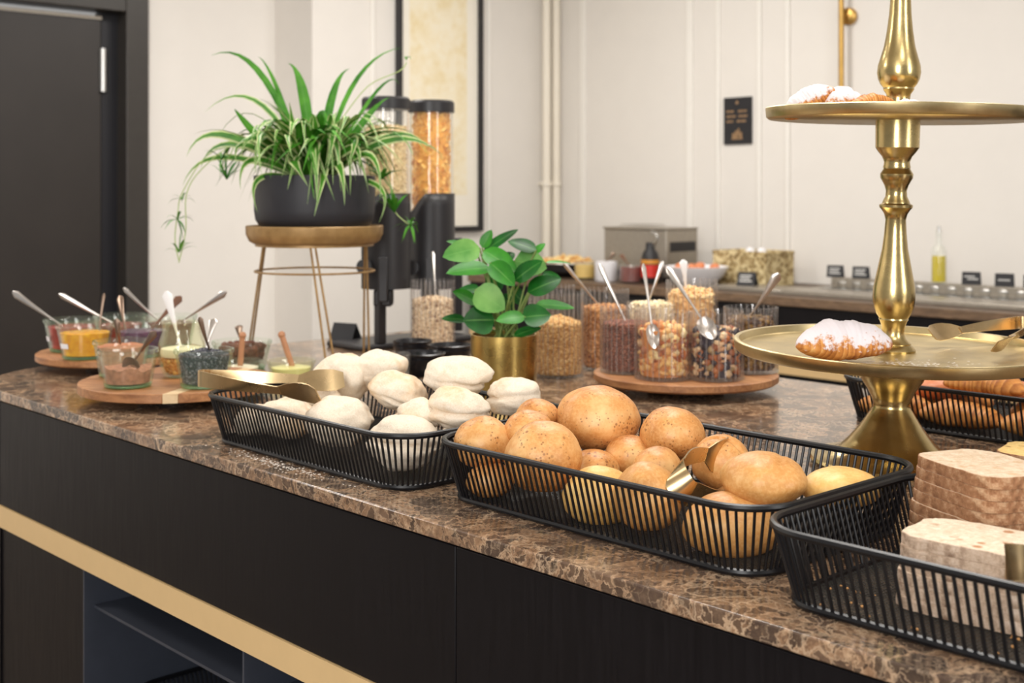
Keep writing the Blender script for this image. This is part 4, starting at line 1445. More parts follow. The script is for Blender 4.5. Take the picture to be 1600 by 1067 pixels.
# ------------------------------------------------------------------ spoons, dippers
def spoon(label, a, b, wide=0.011, bowl=(0.02, 0.034), mat_='cutlery', name='spoon', cat='spoon', face=None, tip=None):
    """a: end of the handle, b: where handle meets the bowl"""
    a, b = Vector(a), Vector(b)
    t = thing(name, label, cat, b)
    ax = (a - b)
    L = ax.length
    ax.normalize()
    face = Vector(face) if face is not None else -FV
    side = ax.cross(face).normalized()
    nrm = side.cross(ax).normalized()
    n, k = 10, 14
    vs, fs = [], []
    for i in range(k + 1):
        f = i / k
        wdt = (0.0022 + (wide / 2 - 0.0022) * max(0.0, (f - 0.25) / 0.75) ** 1.3)
        if f > 0.93:
            wdt *= math.sqrt(max(0.05, 1 - ((f - 0.93) / 0.07) ** 2 * 0.92))
        th = 0.0019
        c = ax * (L * f) + nrm * (0.004 * math.sin(PI * f))
        for j in range(n):
            an = 2 * PI * j / n
            vs.append(c + side * (wdt * math.cos(an)) + nrm * (th * math.sin(an)))
    for i in range(k):
        for j in range(n):
            j2 = (j + 1) % n
            fs.append((i * n + j, i * n + j2, (i + 1) * n + j2, (i + 1) * n + j))
    fs += [tuple(range(n - 1, -1, -1)), tuple(k * n + j for j in range(n))]
    MB().add(vs, fs).obj('handle', tip or mat_, t)
    if bowl:
        bw, bl = bowl
        vs, fs = [], []
        R_, Cn = 7, 18
        for sgn, dz in ((1, 0), (-1, -0.0012)):
            for i in range(R_ + 1):
                f = i / R_
                for j in range(Cn):
                    an = 2 * PI * j / Cn
                    egg = 1 + 0.18 * math.cos(an)
                    p = -ax * (bl / 2 - 0.001) + ax * (bl / 2 * f * math.cos(an)) + side * (bw / 2 * f * math.sin(an) * egg) - nrm * (0.007 * (1 - f * f) + (0.0012 if sgn < 0 else 0))
                    vs.append(p)
        o_ = (R_ + 1) * Cn
        for i in range(R_):
            for j in range(Cn):
                j2 = (j + 1) % Cn
                q = (i * Cn + j, i * Cn + j2, (i + 1) * Cn + j2, (i + 1) * Cn + j)
                fs += [q, tuple(o_ + x for x in reversed(q))]
        for j in range(Cn):
            j2 = (j + 1) % Cn
            fs.append((R_ * Cn + j, R_ * Cn + j2, o_ + R_ * Cn + j2, o_ + R_ * Cn + j))
        MB().add(vs, fs).obj('bowl', mat_, t)
    return t


def in_jar(j, dz, px_off=0.0, d_off=0.0):
    return Vector(j) + Vector((0, 0, dz)) + RV * px_off + FV * d_off


spoon('steel spoon leaning far left out of the red jam', pt(20, 456, 2.98), in_jar(jl['red'], 0.052, -0.012), 0.020, (0.026, 0.04))
spoon('steel spoon leaning left out of the dark red jam jar', pt(92, 459, 3.02), in_jar(jl['back'], 0.05, -0.01), 0.016, (0.024, 0.04))
spoon('thin steel spoon standing upright in the apricot jam', pt(163, 458, 2.84), in_jar(jl['orange'], 0.05, 0.028, 0.01), 0.008, (0.02, 0.03), 'cutlery_dark')
spoon('dark spoon standing upright in the jar behind the cocoa jars', pt(187, 462, 2.90), in_jar(jl['purple'], 0.05, -0.035, 0.0), 0.018, (0.02, 0.03), 'cutlery_dark', tip='cutlery_dark')
spoon('bright steel spoon leaning left against the door frame edge', pt(193, 450, 3.06), in_jar(jl['fifth'], 0.055, -0.02), 0.012, (0.022, 0.034))
spoon('dark handled spatula leaning right out of the purple jam', pt(283, 463, 2.90), in_jar(jl['purple'], 0.05, 0.012), 0.022, (0.018, 0.03), 'cutlery_dark', 'spatula', 'spatula', None, 'spatula_wood')
spoon('dark steel spoon upright in the reddish spice', pt(182, 498, 2.53), in_jar(jb['spice'], 0.052, 0.0), 0.015, (0.02, 0.03), 'cutlery_dark')
spoon('dark steel spoon with its bowl resting on the cocoa powder', pt(243, 518, 2.37), in_jar(jb['cocoa'], 0.052, 0.016, -0.008), 0.017, (0.036, 0.038), 'cutlery_dark')
spoon('white plastic spoon standing in the bulging jar', pt(260, 455, 2.52), in_jar(jb['carafe'], 0.062, -0.002), 0.024, (0.024, 0.034), 'white_plastic')
spoon('bluish steel spoon leaning right behind the bulging jar', pt(354, 456, 2.99), in_jar(jl['fifth'], 0.055, 0.02), 0.019, (0.022, 0.034), 'cutlery')
spoon('dark steel spoon standing in the dark seeds', pt(312, 495, 2.38), in_jar(jb['seeds'], 0.066, 0.012), 0.012, (0.02, 0.03), 'cutlery_dark')
spoon('short steel spoon tilted right in the dark seeds', pt(335, 498, 2.44), in_jar(jb['seeds'], 0.066, 0.0, 0.015), 0.020, (0.02, 0.03), 'cutlery')
spoon('dark spoon peeping over the chocolate chunks', pt(373, 508, 2.90), in_jar(jc['choc'], 0.055, 0.0), 0.022, (0.02, 0.03), 'cutlery_dark')


def dipper(label, a, b):
    a, b = Vector(a), Vector(b)
    t = thing('honey_dipper', label, 'dipper', b)
    d = a - b
    MB().tube([d * f for f in (0, 0.3, 0.6, 1.0)], 0.0062, 12).obj('stick', 'pinewood', t)
    m_ = MB()
    vs, fs = t_blob()
    m_.lathe([(0, -0.0085), (0.006, -0.006), (0.0085, 0), (0.006, 0.006), (0, 0.0085)], 14, tuple(d))
    m_.obj('ball_end', 'pinewood', t)


dipper('wooden honey dipper upright in the low cream jar', pt(379, 524, 2.735), in_jar(jc['pale'], 0.024, 0.004))
dipper('wooden honey dipper slanting in the yellowish honey jar', pt(440, 523, 2.715), in_jar(jc['yellow'], 0.026, 0.004))


# ------------------------------------------------------------------ ribbed jars
def ribbed(label, c, r=0.0565, h=0.135):
    t = thing('ribbed_jar', label, 'jar', c, group='ribbed clear jars')
    rib = lambda th, rr, z: 1 + (0.034 if rr > r - 0.0015 else 0.0) * (abs(math.cos(14 * th)) - 1)
    MB().lathe([(0, 0), (r - 0.004, 0), (r - 0.001, 0.003), (r, 0.006), (r, h - 0.002), (r - 0.0012, h), (r - 0.0030, h), (r - 0.0032, h - 0.002), (r - 0.0032, 0.007), (0, 0.006)], 168, fn=rib).obj('cylinder', 'glass_flute', t, angle=20)
    MB().lathe([(r - 0.0035, 0.0065), (r + 0.0012, 0.0045), (r + 0.0012, 0.0015), (r - 0.0035, 0.0005)], 48, closed=True).obj('base_ring', 'glass', t)
    return t


r_ = 0.0565
jr = {'crisps': on(980, 2.60, ZB), 'nuts': on(1036, 2.505, ZB), 'trail': on(1118, 2.50, ZB), 'raisin': on(1173, 2.60, ZB), 'cashew': on(1081, 2.725, ZB), 'coco': on(1020, 2.715, ZB),
      'oats': on(873, 2.79, 0.9), 'granola': on(945, 2.90, 0.9), 'rear': on(862, 3.02, 0.9), 'muesli': on(676, 3.25, 0.9)}
HT = 0.186
ribbed('ribbed jar of brown cocoa crisps at the left of the turntable', jr['crisps'])
ribbed('ribbed jar of mixed nuts at the front of the turntable', jr['nuts'])
ribbed('ribbed jar of dried fruit and almonds at the front right of the turntable', jr['trail'])
ribbed('ribbed jar of raisins at the right end of the turntable', jr['raisin'])
ribbed('tall ribbed jar of cashews at the back of the turntable', jr['cashew'], r_, HT - 0.004)
ribbed('ribbed jar of cream coloured flakes behind the nut jar', jr['coco'])
ribbed('tall ribbed jar of oat clusters right of the brass pot', jr['oats'], r_, HT)
ribbed('tall ribbed jar of amber granola left of the turntable', jr['granola'], r_, HT)
ribbed('tall empty looking ribbed jar behind the oat clusters', jr['rear'], r_, HT)
ribbed('tall ribbed jar of muesli in front of the cereal dispenser', jr['muesli'], 0.0585, HT - 0.004)
ri = r_ - 0.004
heap('cocoa_crisps', 'brown cocoa crisps in the left turntable jar', jr['crisps'], ri, ri, 0.100, [T_BLOB], 0.0034, 2600, 600, 'cocoa_crisps', 21, 0.004, 0.0065, 0.4)
heap('mixed_nuts', 'mixed nuts and banana chips in the front ribbed jar', jr['nuts'], ri, ri, 0.098, [T_CASH, T_CASH, T_BLOB, T_LONG], 0.0102, 270, 60, 'nuts', 22, 0.008, 0.0065, 0.5, skip=(RV * -0.030 + FV * -0.036 + Vector((0, 0, 0.086)), 0.030))
heap('dried_fruit_mix', 'dried fruit, almonds and pumpkin seeds in the ribbed jar', jr['trail'], ri, ri, 0.092, [T_LONG, T_BLOB, T_LONG], 0.0102, 280, 56, 'trail', 23, 0.006, 0.0065, 0.1, skip=(RV * -0.020 + FV * -0.040 + Vector((0, 0, 0.100)), 0.030))
heap('raisins', 'greenish brown raisins in the right turntable jar', jr['raisin'], ri, ri, 0.106, [T_BLOB, T_LONG], 0.0075, 420, 80, 'raisins', 24, 0.004, 0.0065, 0.9)
heap('cashews', 'cashews in the tall back jar of the turntable', jr['cashew'], ri, ri, 0.150, [T_CASH], 0.0095, 420, 70, 'cashew', 25, 0.008, 0.0065, 0.2)
heap('coconut_flakes', 'cream coloured flakes filling the jar behind the nuts', jr['coco'], ri, ri, 0.128, [T_FLAKE], 0.0065, 700, 220, 'coconut', 26, 0.004, 0.0065, 0.2)
heap('oat_clusters', 'golden oat clusters in the tall jar by the brass pot', jr['oats'], ri, ri, 0.116, [T_BLOB], 0.0052, 1600, 330, 'oats', 27, 0.016, 0.0065, 0.3)
heap('granola', 'amber granola in the tall jar left of the turntable', jr['granola'], ri, ri, 0.140, [T_BLOB, T_LONG], 0.0060, 1250, 220, 'granola', 28, 0.006, 0.0065, 0.3)
heap('oat_clusters', 'low rest of oat clusters in the rear tall jar', jr['rear'], ri, ri, 0.06, [T_BLOB], 0.0052, 700, 300, 'oats', 29, 0.006, 0.0065, 0.3)
heap('muesli', 'pale muesli in the tall jar by the cereal dispenser', jr['muesli'], 0.054, 0.054, 0.128, [T_FLAKE, T_BLOB], 0.0050, 2100, 450, 'muesli', 30, 0.010, 0.0065, 0.7)

spoon('steel spoon standing in the muesli jar', pt(676, 393, 3.31), in_jar(jr['muesli'], 0.135, 0.008), 0.012, (0.02, 0.034), 'cutlery')
spoon('steel spoon leaning left out of the amber granola', pt(880, 410, 2.86), in_jar(jr['granola'], 0.145, -0.012), 0.011, (0.024, 0.036), 'cutlery')
spoon('dark blue glinting spoon leaning left out of the cocoa crisps', pt(936, 412, 2.62), in_jar(jr['crisps'], 0.105, -0.004), 0.013, (0.024, 0.036), 'cutlery')
spoon('steel spoon upright in the nuts with its bowl against the glass', pt(1005, 412, 2.515), in_jar(jr['nuts'], 0.112, -0.027, -0.036), 0.010, (0.026, 0.05), 'cutlery')
spoon('curved steel spoon leaning right out of the cream coloured flakes', pt(1036, 408, 2.70), in_jar(jr['coco'], 0.128, -0.014, -0.01), 0.012, (0.024, 0.036), 'cutlery')
spoon('steel spoon leaning left in the dried fruit jar, bowl against the glass', pt(1042, 418, 2.535), in_jar(jr['trail'], 0.124, -0.034, -0.031), 0.016, (0.034, 0.052), 'cutlery')
spoon('clear spoon standing in the tall cashew jar', pt(1067, 406, 2.71), in_jar(jr['cashew'], 0.155, -0.012), 0.020, (0.024, 0.036), 'white_plastic')
spoon('bright steel spoon leaning right out of the raisins', pt(1217, 427, 2.56), in_jar(jr['raisin'], 0.108, -0.006), 0.024, (0.03, 0.04), 'cutlery')

# ------------------------------------------------------------------ brass pot with the peperomia
pp_ = on(787, 2.50, 0.9)
t = thing('potted_peperomia', 'leafy green plant in a cylindrical brass pot', 'plant', pp_)
PR, PHT = 0.0655, 0.126
MB().lathe([(0, 0), (PR - 0.002, 0), (PR, 0.002), (PR, PHT), (PR - 0.0025, PHT), (PR - 0.0025, 0.006), (0, 0.006)], 72).obj('pot', 'brass_pot', t)
MB().lathe([(PR - 0.003, PHT - 0.016), (PR * 0.6, PHT - 0.012), (0, PHT - 0.010)], 32).obj('soil', 'soil', t)


def leaf_obj(parent, org, a, b, width, mat_, nrm, droop=0.1, name='leaf', cup=0.12, oval=True, segs=9):
    """a leaf from a (stalk end) to b (tip)"""
    a, b, nrm = Vector(a) - org, Vector(b) - org, Vector(nrm)
    ax = b - a
    L = ax.length
    ax.normalize()
    side = ax.cross(nrm).normalized()
    nn = side.cross(ax).normalized()
    vs, fs, pa = [], [], []
    us = (-1, -0.55, 0, 0.55, 1)
    for i in range(segs + 1):
        f = i / segs
        if oval:
            wv = (math.sin(PI * min(1, f ** 0.78)) ** 0.62) * (1 - 0.12 * f)
        else:
            wv = (math.sin(PI * min(0.999, 0.12 + 0.88 * f)) ** 0.6)
        if i == segs:
            wv = 0.01
        if i == 0:
            wv = max(wv, 0.06)
        for u in us:
            p = a + ax * (L * f) + side * (u * wv * width / 2) + nn * (cup * width * (u * u) * wv * 0.5 + droop * L * (math.sin(PI * f) * 0.55 - f * f * 0.35))
            vs.append(p)
            pa.append(u + 1e-4)
    k = len(us)
    for i in range(segs):
        for j in range(k - 1):
            fs.append((i * k + j, i * k + j + 1, (i + 1) * k + j + 1, (i + 1) * k + j))
    return MB().add(vs, fs, 0, 0, pa).obj(name, mat_, parent, angle=80)


rng = random.Random(3)
up_ = Vector((0, 0, 1))
for i, (ax, ay, bx, by, wd, dd, de, mt, fn) in enumerate((
    (722, 180, 503, 232, 128, 0.00, -0.04, 'leaf_pale', 0.35), (700, 190, 525, 138, 62, 0.02, 0.00, 'leaf_mid', 1.6), (738, 180, 792, 72, 62, 0.01, 0.01, 'leaf_mid', 0.5),
    (745, 205, 952, 66, 62, 0.02, 0.04, 'leaf_dark', 0.9), (1058, 195, 888, 138, 92, -0.01, 0.0, 'leaf_dark', 1.1), (1042, 215, 1112, 152, 44, 0.0, 0.01, 'leaf_mid', 1.0),
    (785, 300, 523, 328, 118, -0.03, -0.06, 'leaf_mid', 1.4), (745, 195, 945, 325, 118, 0.0, -0.03, 'leaf_mid', 0.8), (930, 255, 1122, 300, 150, -0.01, -0.01, 'leaf_pale', 0.5),
    (785, 268, 930, 405, 112, -0.03, -0.06, 'leaf_mid', 0.6), (930, 375, 1095, 255, 104, -0.04, -0.05, 'leaf_dark', 0.9), (1010, 445, 1208, 362, 122, -0.02, -0.01, 'leaf_dark', 0.9),
    (1055, 520, 1288, 534, 76, -0.01, 0.02, 'leaf_mid', 1.3), (1115, 268, 1270, 270, 40, 0.03, 0.05, 'leaf_mid', 3.0), (700, 505, 562, 438, 86, -0.02, -0.04, 'leaf_mid', 1.0),
    (695, 430, 872, 548, 150, -0.05, -0.06, 'leaf_pale', 0.3), (640, 610, 494, 600, 66, -0.03, -0.04, 'leaf_dark', 1.3), (808, 610, 622, 612, 160, -0.055, -0.07, 'leaf_dark', 0.5),
    (990, 590, 818, 612, 86, -0.06, -0.075, 'leaf_mid', 1.0), (975, 595, 1148, 578, 132, -0.05, -0.04, 'leaf_dark', 0.7), (925, 705, 1092, 652, 66, -0.05, -0.04, 'leaf_dark', 1.2),
    (785, 330, 845, 440, 96, 0.02, 0.01, 'leaf_dark', 0.6), (855, 455, 912, 545, 70, 0.03, 0.02, 'leaf_dark', 0.7), (1095, 340, 1208, 362, 64, 0.02, 0.03, 'leaf_dark', 1.0),
    (870, 250, 930, 210, 60, 0.03, 0.04, 'leaf_dark', 0.8), (720, 420, 566, 452, 70, 0.03, 0.05, 'leaf_dark', 1.0), (900, 420, 990, 520, 80, 0.04, 0.05, 'leaf_dark', 0.6),
)):
    s_ = 1 / 3.81
    A, B_ = pt(560 + ax * s_, 340 + ay * s_, 2.5 + dd), pt(560 + bx * s_, 340 + by * s_, 2.5 + de)
    base = pp_ + Vector((rng.uniform(-0.025, 0.025), rng.uniform(-0.025, 0.025), PHT - 0.012))
    mid = base.lerp(A, 0.5) + Vector((0, 0, 0.012))
    path = [base.lerp(mid, f).lerp(mid.lerp(A, f), f) - pp_ for f in (0, 0.25, 0.5, 0.75, 1.0)]
    stalk = MB().tube(path, 0.0019, 6).obj('leaf_stalk', 'stem', t)
    leaf_obj(stalk, pp_, A, B_, wd * s_ * 2.48 / K * 1.25, mt, -FV * 1.0 + up_ * fn, 0.06)

# ------------------------------------------------------------------ plant stand with the spider plant
PD = 2.95
ps = on(492, PD, 0.9)
st_ = thing('plant_stand', 'bronze plant stand with dish top and hairpin legs', 'plant stand', ps)
kk = PD / K
ZT = CZ - (352 - HY) * kk - 0.9            # top of the dish above the worktop
MB().lathe([(0, ZT - 0.034), (0.125, ZT - 0.042), (0.142, ZT - 0.042), (0.152, ZT - 0.036), (0.1595, ZT - 0.02), (0.1600, ZT - 0.002), (0.1585, ZT), (0.1535, ZT), (0.151, ZT - 0.006), (0.10, ZT - 0.007), (0, ZT - 0.007)], 80).obj('dish_top', 'bronze', st_)
MB().lathe([(0, ZT - 0.048), (0.138, ZT - 0.048), (0.138, ZT - 0.040), (0, ZT - 0.040)], 60).obj('base_disc', 'bronze', st_)
zr = CZ - (423 - HY) * kk - 0.9
MB().tube([(0.139 * math.cos(2 * PI * i / 60), 0.139 * math.sin(2 * PI * i / 60), zr) for i in range(60)], 0.0024, 8, True).obj('ring', 'bronze', st_)


def polar(r, deg):
    a = math.radians(deg)
    return RV * (r * math.cos(a)) + FV * (r * math.sin(a))


for at_, af in ((165, 170), (31, 50), (-83, -68)):
    m = MB()
    for s in (-1, 1):
        p = polar(0.130, at_ + s * 2.4) + Vector((0, 0, ZT - 0.046))
        q = polar(0.166, af + s * 3.4) + Vector((0, 0, 0.003))
        m.tube([p, p.lerp(q, 0.5), q], 0.0026, 8)
    q1, q2 = polar(0.166, af - 3.4), polar(0.166, af + 3.4)
    m.tube([q1 + Vector((0, 0, 0.0032)), (q1 + q2) / 2 * 1.02 + Vector((0, 0, 0.0032)), q2 + Vector((0, 0, 0.0032))], 0.0026, 8)
    m.obj('hairpin_leg', 'bronze', st_)

zpot = 0.9 + ZT - 0.0065
sp_org = Vector((ps.x, ps.y, zpot))
spd = thing('potted_spider_plant', 'variegated spider plant in a black bowl pot on the bronze stand', 'plant', sp_org)
hp = CZ + (302 - 275) * kk - zpot
R_p = 0.1415
MB().lathe([(0, 0), (R_p - 0.028, 0), (R_p - 0.012, 0.007), (R_p - 0.004, 0.02), (R_p - 0.001, 0.04), (R_p, 0.07), (R_p, hp), (R_p - 0.004, hp + 0.001), (R_p - 0.006, hp), (R_p - 0.007, 0.03), (0, 0.012)], 72).obj('pot', 'pot_black', spd)
MB().lathe([(R_p - 0.007, hp - 0.014), (R_p * 0.5, hp - 0.008), (0, hp - 0.006)], 40).obj('soil', 'soil', spd)


def blade(p0, p1, p2, width, mat_='leaf_spider', parent=None, org=None, name='leaf', segs=11, fold=0.30, facing=None):
    """arching strap leaf along a quadratic curve; cross carries -1..1 over its width"""
    parent, org = parent or spd, org or sp_org
    p0, p1, p2 = Vector(p0), Vector(p1), Vector(p2)
    vs, fs, pa = [], [], []
    us = (-1, -0.5, 0, 0.5, 1)
    side0 = None
    for i in range(segs + 1):
        f = i / segs
        p = p0.lerp(p1, f).lerp(p1.lerp(p2, f), f)
        tan = ((p1 - p0) * (1 - f) + (p2 - p1) * f).normalized()
        ref = Vector((0, 0, 1)) if abs(tan.z) < 0.95 else (p2 - p0) - Vector((0, 0, (p2 - p0).z))
        side = tan.cross(facing if facing is not None else ref)
        if side.length < 1e-4:
            side = RV.copy()
        side.normalize()
        if side0 is not None and side.dot(side0) < 0:
            side = -side
        side0 = side if side0 is None else (side0 * 0.5 + side * 0.5).normalized()
        side = side0
        nn = side.cross(tan).normalized()
        wv = (0.55 + 0.45 * math.sin(PI * min(1, f * 1.25))) * (1 - max(0, (f - 0.45) / 0.55) ** 1.8)
        wv = max(wv, 0.02)
        for u in us:
            vs.append(p - org + side * (u * wv * width / 2) + nn * (abs(u) * fold * wv * width / 2))
            pa.append(u + 1e-4)
    k = len(us)
    for i in range(segs):
        for j in range(k - 1):
            fs.append((i * k + j, i * k + j + 1, (i + 1) * k + j + 1, (i + 1) * k + j))
    return MB().add(vs, fs, 0, 0, pa).obj(name, mat_, parent, angle=80)


q2 = 1 / 2.54
cv = lambda x, y, dd=0.0: pt(240 + x * q2, 60 + y * q2, PD + dd)
for (a, b, c, wd, dd, mt) in (
    ((535, 300), (430, 60), (228, 68), 0.013, 0.02, 'leaf_green'), ((525, 300), (480, 140), (412, 72), 0.009, 0.04, 'leaf_green'), ((590, 330), (600, 170), (534, 98), 0.022, 0.0, 'leaf_green'),
    ((690, 330), (700, 190), (778, 120), 0.017, 0.02, 'leaf_green'), ((710, 330), (780, 120), (990, 36), 0.010, 0.06, 'leaf_green'), ((550, 330), (420, 170), (203, 292), 0.011, -0.03, 'leaf_spider'),
    ((500, 420), (250, 320), (130, 468), 0.018, -0.04, 'leaf_spider'), ((520, 400), (280, 360), (185, 520), 0.014, -0.02, 'leaf_spider'), ((480, 440), (230, 420), (115, 585), 0.013, 0.05, 'leaf_spider'),
    ((780, 430), (950, 350), (1145, 462), 0.016, -0.04, 'leaf_spider'), ((800, 420), (960, 330), (1090, 440), 0.013, 0.0, 'leaf_spider'), ((720, 330), (900, 150), (975, 182), 0.007, 0.03, 'leaf_green'),
    ((740, 380), (850, 290), (935, 235), 0.015, 0.0, 'leaf_green'), ((600, 330), (660, 230), (700, 380), 0.018, -0.10, 'leaf_green'), ((560, 330), (480, 200), (500, 240), 0.018, 0.0, 'leaf_green'),
    ((560, 430), (640, 330), (648, 656), 0.026, -0.15, 'leaf_spider'), ((690, 430), (690, 480), (637, 706), 0.016, -0.15, 'leaf_spider'), ((540, 440), (530, 440), (612, 586), 0.022, -0.15, 'leaf_spider'),
    ((720, 450), (740, 440), (758, 662), 0.017, -0.15, 'leaf_spider'), ((760, 380), (820, 340), (772, 505), 0.024, -0.14, 'leaf_spider'), ((690, 400), (730, 270), (690, 520), 0.024, -0.15, 'leaf_spider'),
    ((470, 470), (380, 520), (412, 690), 0.012, -0.12, 'leaf_spider'), ((840, 500), (940, 560), (895, 730), 0.011, -0.08, 'leaf_spider'), ((500, 430), (360, 430), (345, 600), 0.015, -0.10, 'leaf_spider'),
    ((800, 420), (880, 390), (900, 640), 0.014, -0.12, 'leaf_spider'), ((440, 440), (330, 370), (330, 500), 0.015, -0.06, 'leaf_spider'),
    ((545, 400), (440, 300), (400, 500), 0.019, -0.12, 'leaf_spider'), ((620, 400), (560, 260), (540, 440), 0.019, -0.14, 'leaf_spider'), ((650, 430), (810, 380), (815, 520), 0.018, -0.14, 'leaf_spider'),
    ((520, 330), (400, 340), (345, 470), 0.016, -0.08, 'leaf_spider'), ((380, 480), (350, 320), (322, 280), 0.014, -0.05, 'leaf_green'),
):
    p0 = sp_org + Vector((0, 0, hp - 0.01)) + (cv(a[0], a[1], 0) - cv(625, a[1], 0)) * 0.30 - FV * 0.03 * (1 if dd < -0.1 else 0)
    pm = cv(*b, dd)
    pe = cv(*c, dd * 1.2)
    mid = pm + (pm - (p0 + pe) / 2) * 0.35
    blade(p0, mid, pe, wd * (1.35 if dd <= -0.10 else 1.2), mt, fold=0.18, facing=(FV + Vector((0, 0, -0.5 * (1 if dd <= -0.10 else 0.3)))))
rng = random.Random(21)
for i in range(175):
    az = rng.uniform(0, 360)
    tall = rng.random()
    if tall < 0.46:      # long arching leaves
        ln, hz, ez = rng.uniform(0.18, 0.285), rng.uniform(0.13, 0.24), rng.uniform(-0.03, 0.10)
    elif tall < 0.82:    # drooping over the rim
        ln, hz, ez = rng.uniform(0.14, 0.21), rng.uniform(0.10, 0.20), rng.uniform(-0.07, 0.03)
    else:                # upright young leaves
        ln, hz, ez = rng.uniform(0.05, 0.15), rng.uniform(0.10, 0.17), rng.uniform(0.09, 0.18)
    b0 = sp_org + polar(rng.uniform(0.0, 0.06), az) + Vector((0, 0, hp - 0.01))
    pm = sp_org + polar(ln * rng.uniform(0.55, 0.75), az + rng.uniform(-18, 18)) + Vector((0, 0, hp + hz))
    pe = sp_org + polar(ln, az + rng.uniform(-25, 25)) + Vector((0, 0, hp + ez))
    blade(b0, pm, pe, rng.uniform(0.014, 0.025), 'leaf_spider' if rng.random() < 0.8 else 'leaf_green', segs=9)


def runner(pts, r=0.0013):
    P = [Vector(p) - sp_org for p in pts]
    path = []
    for i in range(len(P) - 1):
        for f in (0, 0.25, 0.5, 0.75):
            p0, p1, p2_, p3 = P[max(i - 1, 0)], P[i], P[i + 1], P[min(i + 2, len(P) - 1)]
            path.append(0.5 * ((2 * p1) + (p2_ - p0) * f + (2 * p0 - 5 * p1 + 4 * p2_ - p3) * f * f + (3 * p1 - p0 - 3 * p2_ + p3) * f ** 3))
    path.append(P[-1])
    return MB().tube(path, r, 6).obj('runner', 'runner', spd)


def plantlet(c, n, size, up, seed, wd=0.006, on_=None):
    rg = random.Random(seed)
    c = Vector(c)
    for _ in range(n):
        d = (Vector((rg.gauss(0, 1), rg.gauss(0, 1), rg.gauss(0, 0.7))).normalized() + Vector((0, 0, up))).normalized()
        L = size * rg.uniform(0.6, 1.1)
        blade(c, c + d * L * 0.6 + Vector((0, 0, 0.01)), c + d * L + Vector((0, 0, -0.012)), wd * rg.uniform(0.7, 1.2), 'leaf_green', on_, sp_org, name='plantlet_leaf', segs=5)


rn1 = runner([cv(520, 430), cv(330, 420), cv(190, 520), cv(130, 620), cv(128, 760), cv(100, 890)])
rn2 = runner([cv(520, 440), cv(250, 440), cv(120, 600), cv(95, 700), cv(85, 800), cv(100, 880)])
rn3 = runner([cv(480, 430), cv(350, 400), cv(300, 470), cv(275, 520)])
rn4 = runner([cv(800, 420, -0.05), cv(900, 480, -0.05), cv(950, 620, -0.05), cv(960, 690, -0.05), cv(1015, 740, -0.05)])
rn5 = runner([cv(740, 330), cv(850, 190), cv(975, 130), cv(1004, 95)])
plantlet(cv(100, 850), 9, 0.060, 0.9, 1, on_=rn1)
plantlet(cv(95, 720), 8, 0.050, 0.6, 2, on_=rn2)
plantlet(cv(112, 640), 6, 0.040, 0.5, 3, on_=rn2)
plantlet(cv(290, 560, -0.03), 12, 0.080, 1.2, 4, on_=rn3)
plantlet(cv(270, 480, -0.03), 8, 0.055, 0.4, 5, on_=rn3)
plantlet(cv(955, 690, -0.06), 14, 0.085, 1.1, 6, 0.010, rn4)
plantlet(cv(1020, 742, -0.06), 11, 0.050, 0.1, 7, 0.009, rn4)
plantlet(cv(905, 560, -0.05), 12, 0.075, 0.5, 8, 0.010, rn4)
plantlet(cv(1004, 85), 4, 0.018, 1.0, 9, 0.004, rn5)

